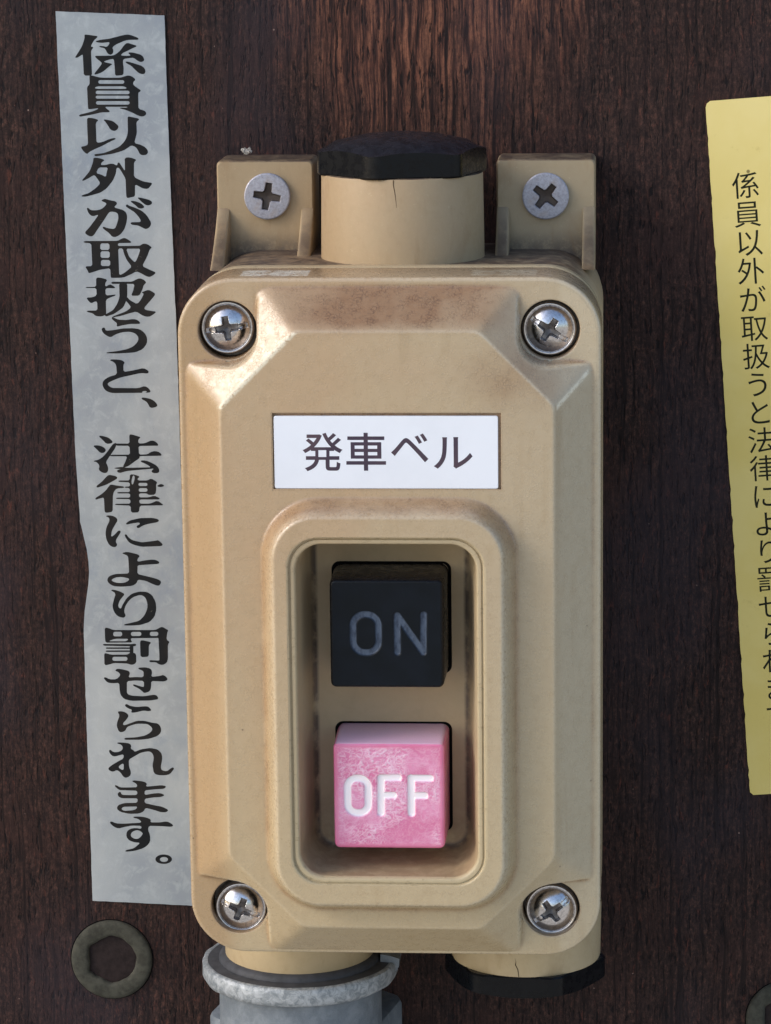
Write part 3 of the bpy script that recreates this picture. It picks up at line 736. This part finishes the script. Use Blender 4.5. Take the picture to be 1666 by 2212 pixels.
# ------------------------------------------------------------------ stickers
def sheet(pts, th, name, mat, parent, org, inset=.0):
    b_ = MB(); f_ = np.array(pts); f_[:, 1] = -th; k = f_.copy(); k[:, 1] = -.02; n = len(f_)
    allv = np.vstack([f_, k]); b_.add(allv, facing(allv, [tuple(range(n))])+[(i, (i+1) % n, n+(i+1) % n, n+i) for i in range(n)])
    return b_.obj(name, mat, parent, smooth=0)
def wobble(pts, amp, step, seed):
    "subdivide the outline and make the cut slightly uneven"
    r = np.random.RandomState(seed); out = []
    for a, b_ in zip(pts, pts[1:]+pts[:1]):
        a = np.array(a, float); b_ = np.array(b_, float); L = np.linalg.norm(b_-a); m_ = max(1, int(L/step)); nn = np.array((b_[1]-a[1], a[0]-b_[0]))/max(L, 1e-6)
        for k in range(m_): out.append(a+(b_-a)*k/m_+(nn*amp*(r.rand()-.5) if k else 0))
    return [tuple(q_) for q_ in out]
gs = empty('grey_sticker', tuple(at(260, 1000, 0)), 'long weathered silver grey sticker strip with thick black Japanese brush lettering, left of the box', 'sticker')
outline = [(120, 24), (355, 33), (368, 400), (382, 738), (400, 1300), (417, 1957), (200, 1946), (192, 1700), (184, 1475), (181, 1357), (183, 1320), (187.5, 1287), (191, 1262), (192.5, 1237), (191, 1212), (187.5, 1187.6), (181, 1160), (173, 1127), (168, 1050), (162.5, 967.6), (152, 738), (136, 380)]
sheet([at(x, y, .3) for x, y in wobble(outline, .9, 14, 2)], .3, 'film', M['grey'], gs, None)

# traced print: (crop origin, [polygons], [holes]) in units of 350/1666 source pixels
def R(x0, y0, x1, y1): return [(x0, y0), (x1, y0), (x1, y1), (x0, y1)]
def EL(cx, cy, rx, ry, n=28): return [(cx+rx*math.cos(2*math.pi*k/n), cy+ry*math.sin(2*math.pi*k/n)) for k in range(n)]
GL = []
GL.append(((270, 120), [
 [(315,85),(345,80),(570,112),(555,140),(500,185),(440,290),(445,315),(495,318),(440,385),(445,500),(460,860),(305,858),(285,465),(275,460),(230,490),(180,522),(135,518),(160,480),(230,370),(270,300),(320,150)],
 [(515,210),(620,180),(790,160),(900,130),(1040,95),(1130,78),(1200,92),(1340,145),(1340,180),(1180,180),(1080,195),(980,240),(900,275),(840,330),(865,370),(860,430),(825,465),(780,458),(745,425),(720,370),(690,335),(620,325),(585,300),(680,300),(730,318),(770,290),(800,225),(720,230),(650,240),(560,228)],
 [(1125,235),(1325,298),(1230,340),(1100,405),(1040,430),(1000,480),(1140,485),(1200,480),(1150,440),(1150,420),(1230,420),(1380,460),(1430,500),(1455,570),(1400,605),(1340,590),(1250,520),(1180,525),(1050,545),(1045,620),(1060,700),(1055,850),(960,858),(900,860),(890,700),(875,545),(820,545),(680,590),(700,605),(855,640),(790,680),(690,770),(600,820),(495,845),(520,800),(600,700),(650,630),(630,600),(550,540),(505,485),(850,480),(920,450),(1000,380),(1070,280)],
 [(1085,595),(1150,595),(1280,635),(1420,680),(1480,760),(1455,835),(1370,825),(1310,780),(1200,670),(1120,630)],
 [(410,850),(470,860),(600,895),(680,900),(1000,900),(1080,870),(1150,855),(1220,875),(1290,935),(1245,975),(1235,1030),(1300,1080),(1390,1140),(1370,1165),(1335,1180),(1340,1490),(1440,1520),(1480,1545),(1490,1600),(1420,1640),(1340,1620),(1220,1560),(1100,1510),(980,1480),(1000,1465),(1120,1470),(1140,1450),(700,1450),(740,1490),(795,1530),(790,1555),(640,1555),(500,1590),(320,1625),(215,1640),(220,1600),(350,1570),(500,1530),(600,1475),(400,1500),(385,1480),(365,1070),(415,1030)]],
 [R(580,945,1070,1015), [(500,1095),(560,1062),(1060,1062),(1120,1090),(1100,1112),(560,1112)], R(530,1145,1170,1212), R(530,1240,1170,1297), R(535,1343,1172,1410)]))
GL.append(((290, 450), [
 [(270,85),(390,95),(495,132),(435,180),(450,565),(560,550),(700,490),(790,470),(825,488),(740,525),(560,620),(400,690),(300,745),(275,778),(215,740),(145,640),(230,625),(290,595),(275,300)],
 [(580,125),(620,120),(760,150),(850,225),(870,260),(840,320),(780,342),(710,310),(670,240),(630,180)],
 [(1040,62),(1100,70),(1255,105),(1255,130),(1205,165),(1215,380),(1190,470),(1165,570),(1290,600),(1380,650),(1430,720),(1410,785),(1330,802),(1270,780),(1235,700),(1190,640),(1110,610),(1040,660),(960,710),(760,770),(600,795),(420,822),(405,780),(580,760),(720,710),(880,640),(980,540),(1025,450),(1045,360)],
 [(390,845),(500,850),(610,890),(550,930),(525,985),(620,985),(700,960),(770,960),(840,1000),(850,940),(880,935),(910,980),(990,1105),(985,845),(1080,838),(1215,885),(1160,930),(1160,1210),(1250,1260),(1350,1300),(1515,1325),(1470,1390),(1420,1440),(1330,1430),(1260,1390),(1180,1350),(1180,1580),(1110,1595),(1040,1612),(1015,1590),(1000,1240),(930,1120),(870,1030),(825,1045),(820,1140),(760,1280),(640,1430),(520,1510),(380,1550),(250,1585),(160,1582),(180,1555),(300,1520),(440,1420),(525,1330),(470,1250),(420,1180),(385,1180),(310,1230),(190,1290),(175,1270),(240,1200),(320,1100),(360,1000),(390,900)]],
 [[(490,1030),(670,1030),(640,1130),(630,1215),(540,1165),(440,1140)]]))
GL.append(((310, 780), [
 [(445,85),(500,55),(540,60),(620,85),(720,100),(750,150),(680,215),(760,240),(860,265),(920,320),(938,400),(920,520),(880,640),(800,740),(700,785),(640,765),(600,710),(480,620),(470,590),(500,585),(560,610),(700,630),(740,540),(770,430),(765,350),(730,310),(640,295),(590,310),(540,390),(440,540),(370,640),(300,750),(250,772),(170,740),(130,690),(210,610),(330,450),(400,350),(280,390),(210,340),(165,230),(200,225),(240,270),(350,275),(450,250),(520,190),(550,140),(460,100)],
 [(905,190),(935,155),(970,185),(1080,220),(1220,285),(1310,370),(1395,510),(1370,590),(1295,632),(1240,610),(1150,560),(1010,545),(1000,500),(1200,495),(1180,430),(1080,310),(1000,260),(930,215)],
 [(985,95),(1080,95),(1200,140),(1265,205),(1240,235),(1160,240),(1110,190)], [(1125,30),(1180,30),(1330,65),(1400,100),(1410,140),(1380,170),(1310,182),(1240,140)],
 [(105,870),(140,855),(760,852),(830,810),(880,795),(930,812),(1020,875),(1000,890),(760,895),(760,950),(1180,945),(1220,912),(1270,903),(1330,920),(1410,980),(1365,1010),(1310,1160),(1220,1330),(1340,1390),(1490,1455),(1420,1510),(1360,1540),(1290,1520),(1190,1460),(1110,1430),(1000,1490),(860,1550),(640,1555),(625,1540),(615,1370),(420,1400),(300,1440),(205,1468),(190,1420),(135,1335),(275,1330),(255,900),(120,885)]],
 [R(425,900,600,1025), R(430,1050,605,1175), R(437,1215,615,1330), [(765,995),(855,995),(870,1080),(930,1220),(1025,1340),(960,1400),(860,1475),(785,1505)], [(915,1000),(1190,1000),(1150,1130),(1100,1245),(1070,1255),(970,1150)]]))
GL.append(((320, 1080), [
 [(300,118),(400,125),(515,160),(470,225),(475,300),(560,245),(620,275),(665,310),(640,325),(540,318),(475,330),(480,460),(600,450),(665,440),(670,460),(560,500),(485,540),(490,825),(400,860),(290,850),(240,800),(120,770),(130,748),(325,745),(320,575),(270,575),(210,610),(160,570),(110,500),(230,495),(310,460),(305,320),(105,318),(105,300),(300,295)],
 [(590,200),(980,200),(1060,155),(1130,130),(1210,165),(1255,215),(1200,260),(1180,340),(1120,465),(960,465),(1000,380),(1030,240),(590,240)],
 [(735,230),(890,230),(890,480),(870,560),(820,680),(740,740),(640,810),(480,862),(465,825),(620,740),(700,620),(745,490)],
 [(880,480),(940,550),(1080,625),(1150,540),(1210,420),(1150,405),(1290,350),(1360,385),(1430,430),(1370,510),(1290,600),(1205,700),(1240,735),(1450,768),(1370,830),(1300,868),(1200,850),(1060,765),(920,800),(780,845),(640,870),(590,900),(610,860),(860,765),(965,690),(920,620),(860,560)],
 [(585,890),(640,880),(720,920),(880,925),(1000,905),(1090,925),(1150,995),(1060,1000),(940,1000),(780,1030),(685,1055),(700,985),(640,945)],
 [(400,1100),(425,1070),(465,1070),(480,1130),(640,1115),(800,1085),(1000,1080),(1130,1100),(1220,1170),(1270,1270),(1260,1380),(1180,1480),(1050,1535),(900,1550),(700,1560),(490,1555),(500,1540),(700,1515),(880,1480),(1000,1430),(1080,1350),(1110,1270),(1060,1190),(980,1155),(900,1145),(780,1160),(660,1200),(580,1255),(510,1230),(430,1170)]], []))
GL.append(((340, 1390), [
 [(460,215),(490,195),(620,200),(700,215),(750,255),(720,300),(725,435),(850,415),(1000,385),(1100,360),(1200,410),(1195,465),(1050,455),(850,500),(700,530),(560,580),(430,640),(420,680),(500,738),(1000,742),(1130,700),(1210,750),(1245,820),(1160,830),(850,832),(500,835),(400,800),(345,740),(320,660),(350,590),(440,530),(600,480),(585,300),(540,245)],
 [(1060,925),(1110,918),(1240,945),(1320,995),(1375,1070),(1330,1105),(1230,1120),(1190,1040),(1150,990),(1080,960)]], [[(1085,800),(1150,795),(1175,812),(1120,835),(1070,830)]]))
GL.append(((350, 1710), [
 [(200,125),(260,120),(390,155),(480,235),(440,270),(350,275),(280,200)], [(95,310),(190,300),(290,330),(350,390),(310,445),(240,450),(160,370)],
 [(500,262),(545,260),(540,300),(510,370),(420,500),(340,620),(375,690),(390,770),(360,825),(290,830),(200,770),(225,690),(170,620),(110,610),(115,595),(210,575),(300,510),(390,400),(450,310)],
 [(530,270),(790,270),(785,100),(830,95),(1010,150),(955,190),(960,270),(1080,265),(1210,205),(1300,240),(1350,310),(960,315),(970,480),(1130,475),(1190,430),(1280,408),(1370,440),(1410,500),(975,508),(985,545),(900,600),(780,690),(720,715),(660,715),(700,640),(750,510),(420,510),(440,482),(800,480),(790,312),(530,310)],
 [(480,735),(650,710),(740,730),(1130,722),(1200,720),(1110,660),(1010,620),(1000,590),(1100,590),(1200,630),(1310,690),(1360,770),(1340,830),(1230,830),(1200,790),(1260,740),(1180,750),(900,775),(740,790),(600,830),(550,800),(560,770),(640,755),(560,750)],
 [(395,860),(530,885),(570,925),(480,980),(350,1050),(170,1110),(160,1075),(260,1000),(340,910)],
 [(430,1042),(540,1065),(690,1085),(690,1110),(550,1120),(500,1170),(475,1240),(470,1560),(400,1578),(320,1580),(305,1290),(230,1310),(140,1338),(145,1300),(260,1230),(350,1150),(390,1090)],
 [(795,850),(900,860),(990,900),(940,930),(950,970),(1130,970),(1200,930),(1320,1000),(1290,1050),(1300,1120),(1280,1240),(1150,1245),(1120,1215),(970,1215),(970,1290),(1160,1290),(1260,1255),(1370,1310),(1350,1330),(975,1330),(980,1410),(1180,1410),(1320,1350),(1445,1440),(985,1447),(970,1575),(820,1580),(810,1445),(515,1435),(520,1410),(810,1410),(805,1322),(535,1320),(540,1295),(805,1295),(800,1215),(555,1215),(560,1190),(800,1190),(790,1110),(700,1110),(700,1085),(800,1085),(795,1005),(580,995),(585,970),(795,970)],
 [(1310,1070),(1390,1030),(1460,1070),(1400,1095),(1330,1090)]],
 [R(960,1015,1130,1075), R(965,1115,1130,1185), [(850,880),(880,870),(890,930),(860,1040),(835,1050),(825,980)]]))
GL.append(((380, 2030), [
 [(185,120),(270,105),(370,130),(430,195),(370,290),(310,400),(295,525),(370,470),(440,390),(490,410),(430,510),(390,570),(390,630),(415,650),(400,700),(340,715),(260,670),(210,570),(190,450),(210,330),(270,210),(260,150)],
 [(575,265),(650,205),(850,160),(1080,155),(1190,180),(1210,215),(1170,240),(1000,270),(900,300),(810,360),(770,315),(850,275),(830,240),(700,260),(590,285)],
 [(550,475),(590,465),(620,520),(700,580),(880,620),(1140,590),(1190,575),(1280,655),(1260,690),(1120,695),(880,705),(740,670),(640,625),(580,540)],
 [(495,825),(600,798),(720,825),(810,850),(845,885),(800,925),(795,990),(950,960),(1090,945),(1180,965),(1220,1005),(1190,1030),(1000,1040),(800,1055),(800,1110),(795,1220),(960,1260),(1090,1290),(1210,1330),(1250,1370),(1225,1430),(1180,1445),(1060,1400),(960,1350),(805,1325),(780,1400),(700,1445),(500,1462),(340,1450),(250,1395),(220,1330),(260,1260),(380,1220),(640,1210),(630,1000),(620,880),(560,850)]],
 [[(300,1330),(380,1285),(500,1275),(645,1305),(630,1350),(540,1390),(420,1390),(330,1365)]]))
GL.append(((370, 2330), [
 [(330,95),(400,88),(520,125),(610,175),(550,240),(500,310),(475,410),(530,460),(560,380),(640,250),(740,165),(880,125),(1020,130),(1120,190),(1190,320),(1205,460),(1170,600),(1080,700),(900,760),(740,770),(600,768),(585,750),(740,715),(880,680),(970,590),(1020,490),(1040,400),(1020,290),(980,220),(900,185),(760,230),(680,300),(610,410),(590,510),(625,575),(600,615),(570,622),(470,595),(400,510),(370,400),(400,270),(435,160)],
 [(225,808),(290,815),(390,855),(1180,855),(1240,825),(1310,790),(1380,830),(1435,860),(1410,900),(1395,1040),(1460,1080),(1420,1130),(1425,1400),(1400,1480),(1320,1520),(1240,1500),(1200,1465),(1075,1465),(1070,1425),(1250,1435),(1265,1420),(1245,1012),(1240,1005),(720,1010),(720,1040),(750,1090),(240,1095),(230,1000)],
 [(185,1120),(740,1122),(800,1112),(830,1140),(790,1165),(200,1152)], R(245,1185,760,1212), R(245,1242,760,1270), R(700,1150,768,1310),
 [(215,1300),(250,1295),(340,1322),(650,1322),(700,1290),(770,1285),(820,1310),(825,1480),(740,1520),(660,1490),(400,1480),(310,1510),(220,1525)],
 [(895,1070),(930,1045),(1060,1075),(1110,1095),(1060,1140),(1060,1360),(905,1370)]],
 [R(385,888,555,975), R(722,890,918,968), R(1080,888,1240,968), [(290,1068),(420,1020),(680,1020),(640,1068)], R(370,1362,655,1440)]))
GL.append(((390, 2640), [
 [(320,150),(370,110),(470,125),(590,155),(610,205),(575,280),(720,270),(865,275),(870,180),(850,150),(770,120),(765,95),(900,85),(1000,110),(1030,170),(1010,270),(1180,250),(1235,230),(1290,260),(1330,320),(1260,355),(1010,345),(1010,450),(990,540),(880,578),(840,540),(780,490),(665,435),(670,405),(850,460),(875,455),(872,345),(720,335),(550,350),(550,590),(640,625),(880,635),(1060,605),(1120,620),(1155,690),(1000,715),(640,722),(500,690),(430,610),(410,500),(405,380),(270,390),(180,375),(105,290),(140,270),(220,315),(350,315),(430,240),(400,180)],
 [(505,815),(540,775),(600,815),(740,840),(870,825),(960,830),(1020,905),(960,920),(870,905),(700,945),(625,945),(650,890),(580,870)],
 [(370,930),(430,918),(520,935),(590,1000),(540,1080),(470,1150),(490,1190),(580,1160),(740,1100),(880,1100),(1040,1140),(1140,1150),(1195,1220),(1200,1320),(1130,1390),(980,1440),(800,1460),(500,1460),(505,1425),(720,1415),(900,1380),(1000,1320),(1040,1260),(1000,1200),(930,1160),(740,1155),(620,1190),(550,1220),(520,1290),(460,1318),(400,1310),(355,1200),(370,1110),(415,1000)]], []))
GL.append(((390, 2930), [
 [(365,150),(370,130),(500,135),(600,150),(635,190),(620,250),(680,280),(695,310),(820,260),(1000,235),(1140,265),(1215,350),(1220,450),(1190,600),(1210,660),(1310,680),(1370,630),(1420,600),(1450,625),(1370,730),(1280,755),(1130,750),(1060,710),(1035,560),(1060,440),(1050,360),(1000,305),(930,300),(800,330),(700,390),(585,455),(590,590),(630,700),(610,770),(530,805),(480,780),(430,700),(360,650),(290,690),(220,665),(190,625),(250,570),(400,480),(485,440),(490,355),(420,370),(320,400),(260,380),(205,300),(230,260),(290,315),(380,315),(460,280),(475,220),(440,170)],
 [(640,862),(700,850),(860,870),(935,905),(905,970),(1080,955),(1200,940),(1300,960),(1260,1010),(1080,1020),(885,1040),(885,1130),(1040,1100),(1180,1090),(1275,1130),(1200,1165),(1040,1175),(885,1200),(885,1280),(1060,1320),(1220,1350),(1340,1410),(1300,1455),(1200,1455),(1060,1410),(900,1370),(870,1440),(780,1480),(600,1485),(430,1450),(355,1390),(380,1320),(500,1280),(750,1275),(755,1190),(450,1190),(380,1150),(375,1090),(430,1060),(450,1125),(600,1130),(750,1125),(745,1045),(400,1035),(310,950),(350,940),(420,985),(600,985),(745,980),(740,920),(680,885)]],
 [[(385,600),(430,550),(490,525),(490,655),(440,645)], [(440,1395),(480,1350),(750,1345),(730,1390),(680,1415),(500,1430)]]))
GL.append(((400, 3150), [
 [(615,510),(640,490),(780,490),(880,510),(960,545),(945,600),(1130,600),(1250,580),(1320,605),(1390,660),(1340,685),(1150,670),(920,665),(900,740),(940,830),(945,960),(890,1040),(800,1095),(650,1140),(480,1158),(470,1130),(640,1090),(760,985),(650,980),(540,940),(490,870),(500,770),(570,720),(670,705),(780,725),(775,665),(600,660),(440,690),(340,718),(250,680),(175,610),(200,575),(300,620),(440,625),(770,605),(770,575),(710,530)],
 EL(1200, 1298, 158, 90)],
 [[(570,850),(590,790),(650,755),(720,745),(800,795),(800,830),(740,900),(680,918),(610,895)], EL(1205, 1303, 78, 46)]))
def chaikin(p, n=1):
    p = np.array(p, float)
    for _ in range(n):
        q_ = np.roll(p, -1, 0); L = np.linalg.norm(q_-p, axis=1, keepdims=True); c = np.minimum(.25, 26/np.maximum(L, 1)); 
        p = np.stack([p+(q_-p)*c, q_-(q_-p)*c], 1).reshape(-1, 2)
    return p
def poly_sd(px_, py_, poly):
    d = np.full(px_.shape, 1e9); ins = np.zeros(px_.shape, bool); n = len(poly)
    for k in range(n):
        ax_, ay = poly[k]; bx, by = poly[(k+1) % n]; vx, vy = bx-ax_, by-ay; L2 = vx*vx+vy*vy+1e-9
        t = np.clip(((px_-ax_)*vx+(py_-ay)*vy)/L2, 0, 1); d = np.minimum(d, (px_-ax_-t*vx)**2+(py_-ay-t*vy)**2)
        if ay != by: ins ^= ((ay > py_) != (by > py_)) & (px_ < (bx-ax_)*(py_-ay)/(by-ay)+ax_)
    return np.where(ins, 1, -1)*np.sqrt(d)
def march(Fd, xs_, ys_):
    "filled marching squares -> verts (x,y), faces; interior rows merged into strips"
    V_, F_, cache = [], [], {}
    def vid(key, p_):
        if key not in cache: cache[key] = len(V_); V_.append(p_)
        return cache[key]
    pos = Fd > 0; ny, nx = Fd.shape
    full = pos[:-1, :-1] & pos[1:, :-1] & pos[:-1, 1:] & pos[1:, 1:]; none = ~(pos[:-1, :-1] | pos[1:, :-1] | pos[:-1, 1:] | pos[1:, 1:])
    for j in range(ny-1):
        i = 0
        while i < nx-1:
            if full[j, i]:
                k = i
                while k+1 < nx-1 and full[j, k+1]: k += 1
                ids = [vid((j, i), (xs_[i], ys_[j])), vid((j, k+1), (xs_[k+1], ys_[j])), vid((j+1, k+1), (xs_[k+1], ys_[j+1])), vid((j+1, i), (xs_[i], ys_[j+1]))]
                F_.append(tuple(ids)); i = k+1; continue
            if not none[j, i]:
                cs = [(j, i), (j, i+1), (j+1, i+1), (j+1, i)]; poly = []
                for a in range(4):
                    c0, c1 = cs[a], cs[(a+1) % 4]
                    if pos[c0]: poly.append(vid(c0, (xs_[c0[1]], ys_[c0[0]])))
                    if pos[c0] != pos[c1]:
                        t = Fd[c0]/(Fd[c0]-Fd[c1]); p_ = (xs_[c0[1]]+(xs_[c1[1]]-xs_[c0[1]])*t, ys_[c0[0]]+(ys_[c1[0]]-ys_[c0[0]])*t)
                        poly.append(vid(tuple(sorted((c0, c1))), p_))
                if len(poly) >= 3: F_.append(tuple(poly))
            i += 1
    return np.array(V_), F_
names = ['係員', '以外', 'が取', '扱う', 'と、', '法律', 'によ', 'り罰', 'せら', 'れま', 'す。']
for (ox, oy), polys, holes in GL:
    gx = np.arange(60, 1561, 9.0); gy = np.arange(-10, 1681, 9.0); GX, GY = np.meshgrid(gx, gy)
    Fd = np.full(GX.shape, -1e9)
    for p_ in polys: Fd = np.maximum(Fd, poly_sd(GX, GY, chaikin(p_)))
    for p_ in holes: Fd = np.minimum(Fd, -poly_sd(GX, GY, chaikin(p_)))
    v, fs = march(Fd+.5, gx, gy)
    W = np.array([at((ox+x*350/1666)/1.8439, (oy+y*350/1666)/1.8439, .315) for x, y in v])
    b_ = MB(); b_.add(W, facing(W, fs)); b_.obj('lettering', M['ink'], gs, smooth=0)

ys_ = empty('yellow_sticker', tuple(at(1640, 1000, 0)), 'yellow sticker strip with thin black Japanese lettering at the right edge of the wall', 'sticker')
y0, y1 = at(1524, 218, 0), at(1620, 1717, 0); dv = y1-y0; Ly = np.linalg.norm(dv); dv /= Ly; rt = np.array((-dv[2], 0, dv[0])); rt = rt if rt[0] > 0 else -rt
Wy = 27.5
def yp(u, v): q_ = y0+rt*u+dv*v; return (q_[0], -.3, q_[2])
corner = [yp(0, 1.2), yp(.25, .5), yp(.9, .05), yp(Wy-.8, 0), yp(Wy, .8), yp(Wy, Ly-.8), yp(Wy-.8, Ly), yp(.7, Ly), yp(.1, Ly-.6)]
corner += [yp(.03*math.sin(k*1.7)+(.14 if k % 11 == 4 or k % 17 == 2 else 0), Ly-1-(Ly-3)*k/130) for k in range(1, 130)]
sheet(corner, .3, 'film', M['yel'], ys_, None)
txt = '係員以外が取扱うと法律により罰せられます。'
a0 = at(1611, 401, .3); a1 = at(2860/1.8439+(263+56)/1.34/1.8439, 2742/1.8439, .3)
u0 = (a0-y0).dot(rt); v0 = (a0-y0).dot(dv); v17 = (a1-y0).dot(dv); pitch = (v17-v0)/18
SZ = pitch*.99
for k, ch in enumerate(txt):
    v, fs = glyph(ch, 0.0)
    # em box of the built-in glyphs: 1 wide; baseline offset found from the ideographic box
    q_ = np.array([y0+rt*(u0+(x-.5)*SZ)+dv*(v0+k*pitch-(z-.36)*SZ) for x, z in v]); q_[:, 1] = -.315
    if ch == '。': q_ = q_+rt*.62*SZ-dv*.55*SZ                      # the full stop sits at the upper right of its cell
    b_ = MB(); b_.add(q_, facing(q_, fs)); b_.obj('lettering', M['ink2'], ys_, smooth=0)

# ------------------------------------------------------------------ olive washers pressed into the wall
def washer(px_, py_, label, seed):
    c = at(px_, py_, 0); e = empty('washer_ring', (c[0], 0, c[2]), label, 'washer', 'olive washers set in the wall')
    r = np.random.RandomState(seed)
    def inner(t):
        a = (t-.5) % (math.pi/3)-math.pi/6; q = .5+.5*math.cos(t-.7); return (4.95*math.cos(math.pi/6)/math.cos(a)*1.05)*(1-q)+5.0*q+.10*math.sin(5*t+seed)+.05*math.sin(13*t)
    cc = lambda R_, y, fn=None: circ(c[0], c[2], R_, y, 96, fn)
    f2 = lambda s_: (lambda t: inner(t)+s_)
    b_ = MB(); b_.loft([cc(8.25, -.02), cc(8.2, -.5), cc(8.0, -.8), cc(7.5, -.98), cc(6.8, -1.05), cc(0, -1.0, f2(.7)), cc(0, -.85, f2(.15)), cc(0, -.4, f2(.0)), cc(0, -.03, f2(-.05))], flip=True)
    b_.obj('ring', M['washer'], e, smooth=60)
    b_ = MB(); b_.loft([cc(8.45, -.03), cc(8.2, -.04)], flip=True); b_.obj('shadow_line', M['hole'], e, smooth=0)  # thin black ring paints the shadow line round the washer
    b_ = MB(); b_.loft([cc(5.6, -.08), cc(4.6, -.16), cc(4.0, -.22), cc(1.5, -.26)], cap1=True, flip=True); b_.obj('plug', M['plug'], e, smooth=60)
washer(242, 2072, 'olive grey washer ring below the grey sticker, at the lower left of the box', 1)
washer(1701, 2203, 'olive grey washer ring cut off by the lower right corner of the picture', 2)

# ------------------------------------------------------------------ lint on the left lug
r = np.random.RandomState(8); c = at(533, 325, 12.0)
lt = empty('lint', (c[0], c[1], c[2]), 'tiny pale tuft of lint on top of the left mounting lug', 'lint')
b_ = MB()
for k in range(26):
    p0 = c+np.array((r.normal(0, .45), r.uniform(0, 2.0), r.uniform(-.5, .25))); n_ = 6; th = .10+.14*r.rand(); d_ = nrm(r.uniform(-1, 1, 3)); L = r.uniform(.3, .8)
    rs = []
    for i in range(n_):
        q_ = p0+d_*L*i/n_+.12*np.array((math.sin(i*2+k), 0, math.cos(i*1.7+k))); a = np.arange(6)*math.pi/3; u = nrm(np.cross(d_, (0.3, .1, .9))); w_ = np.cross(d_, u); t_ = th*math.sin(math.pi*(i+.4)/(n_))
        rs.append(np.array([q_+u*t_*math.cos(x)+w_*t_*math.sin(x) for x in a]))
    b_.loft(rs, True, True)
b_.obj('tuft', M['lint'], lt, smooth=60)
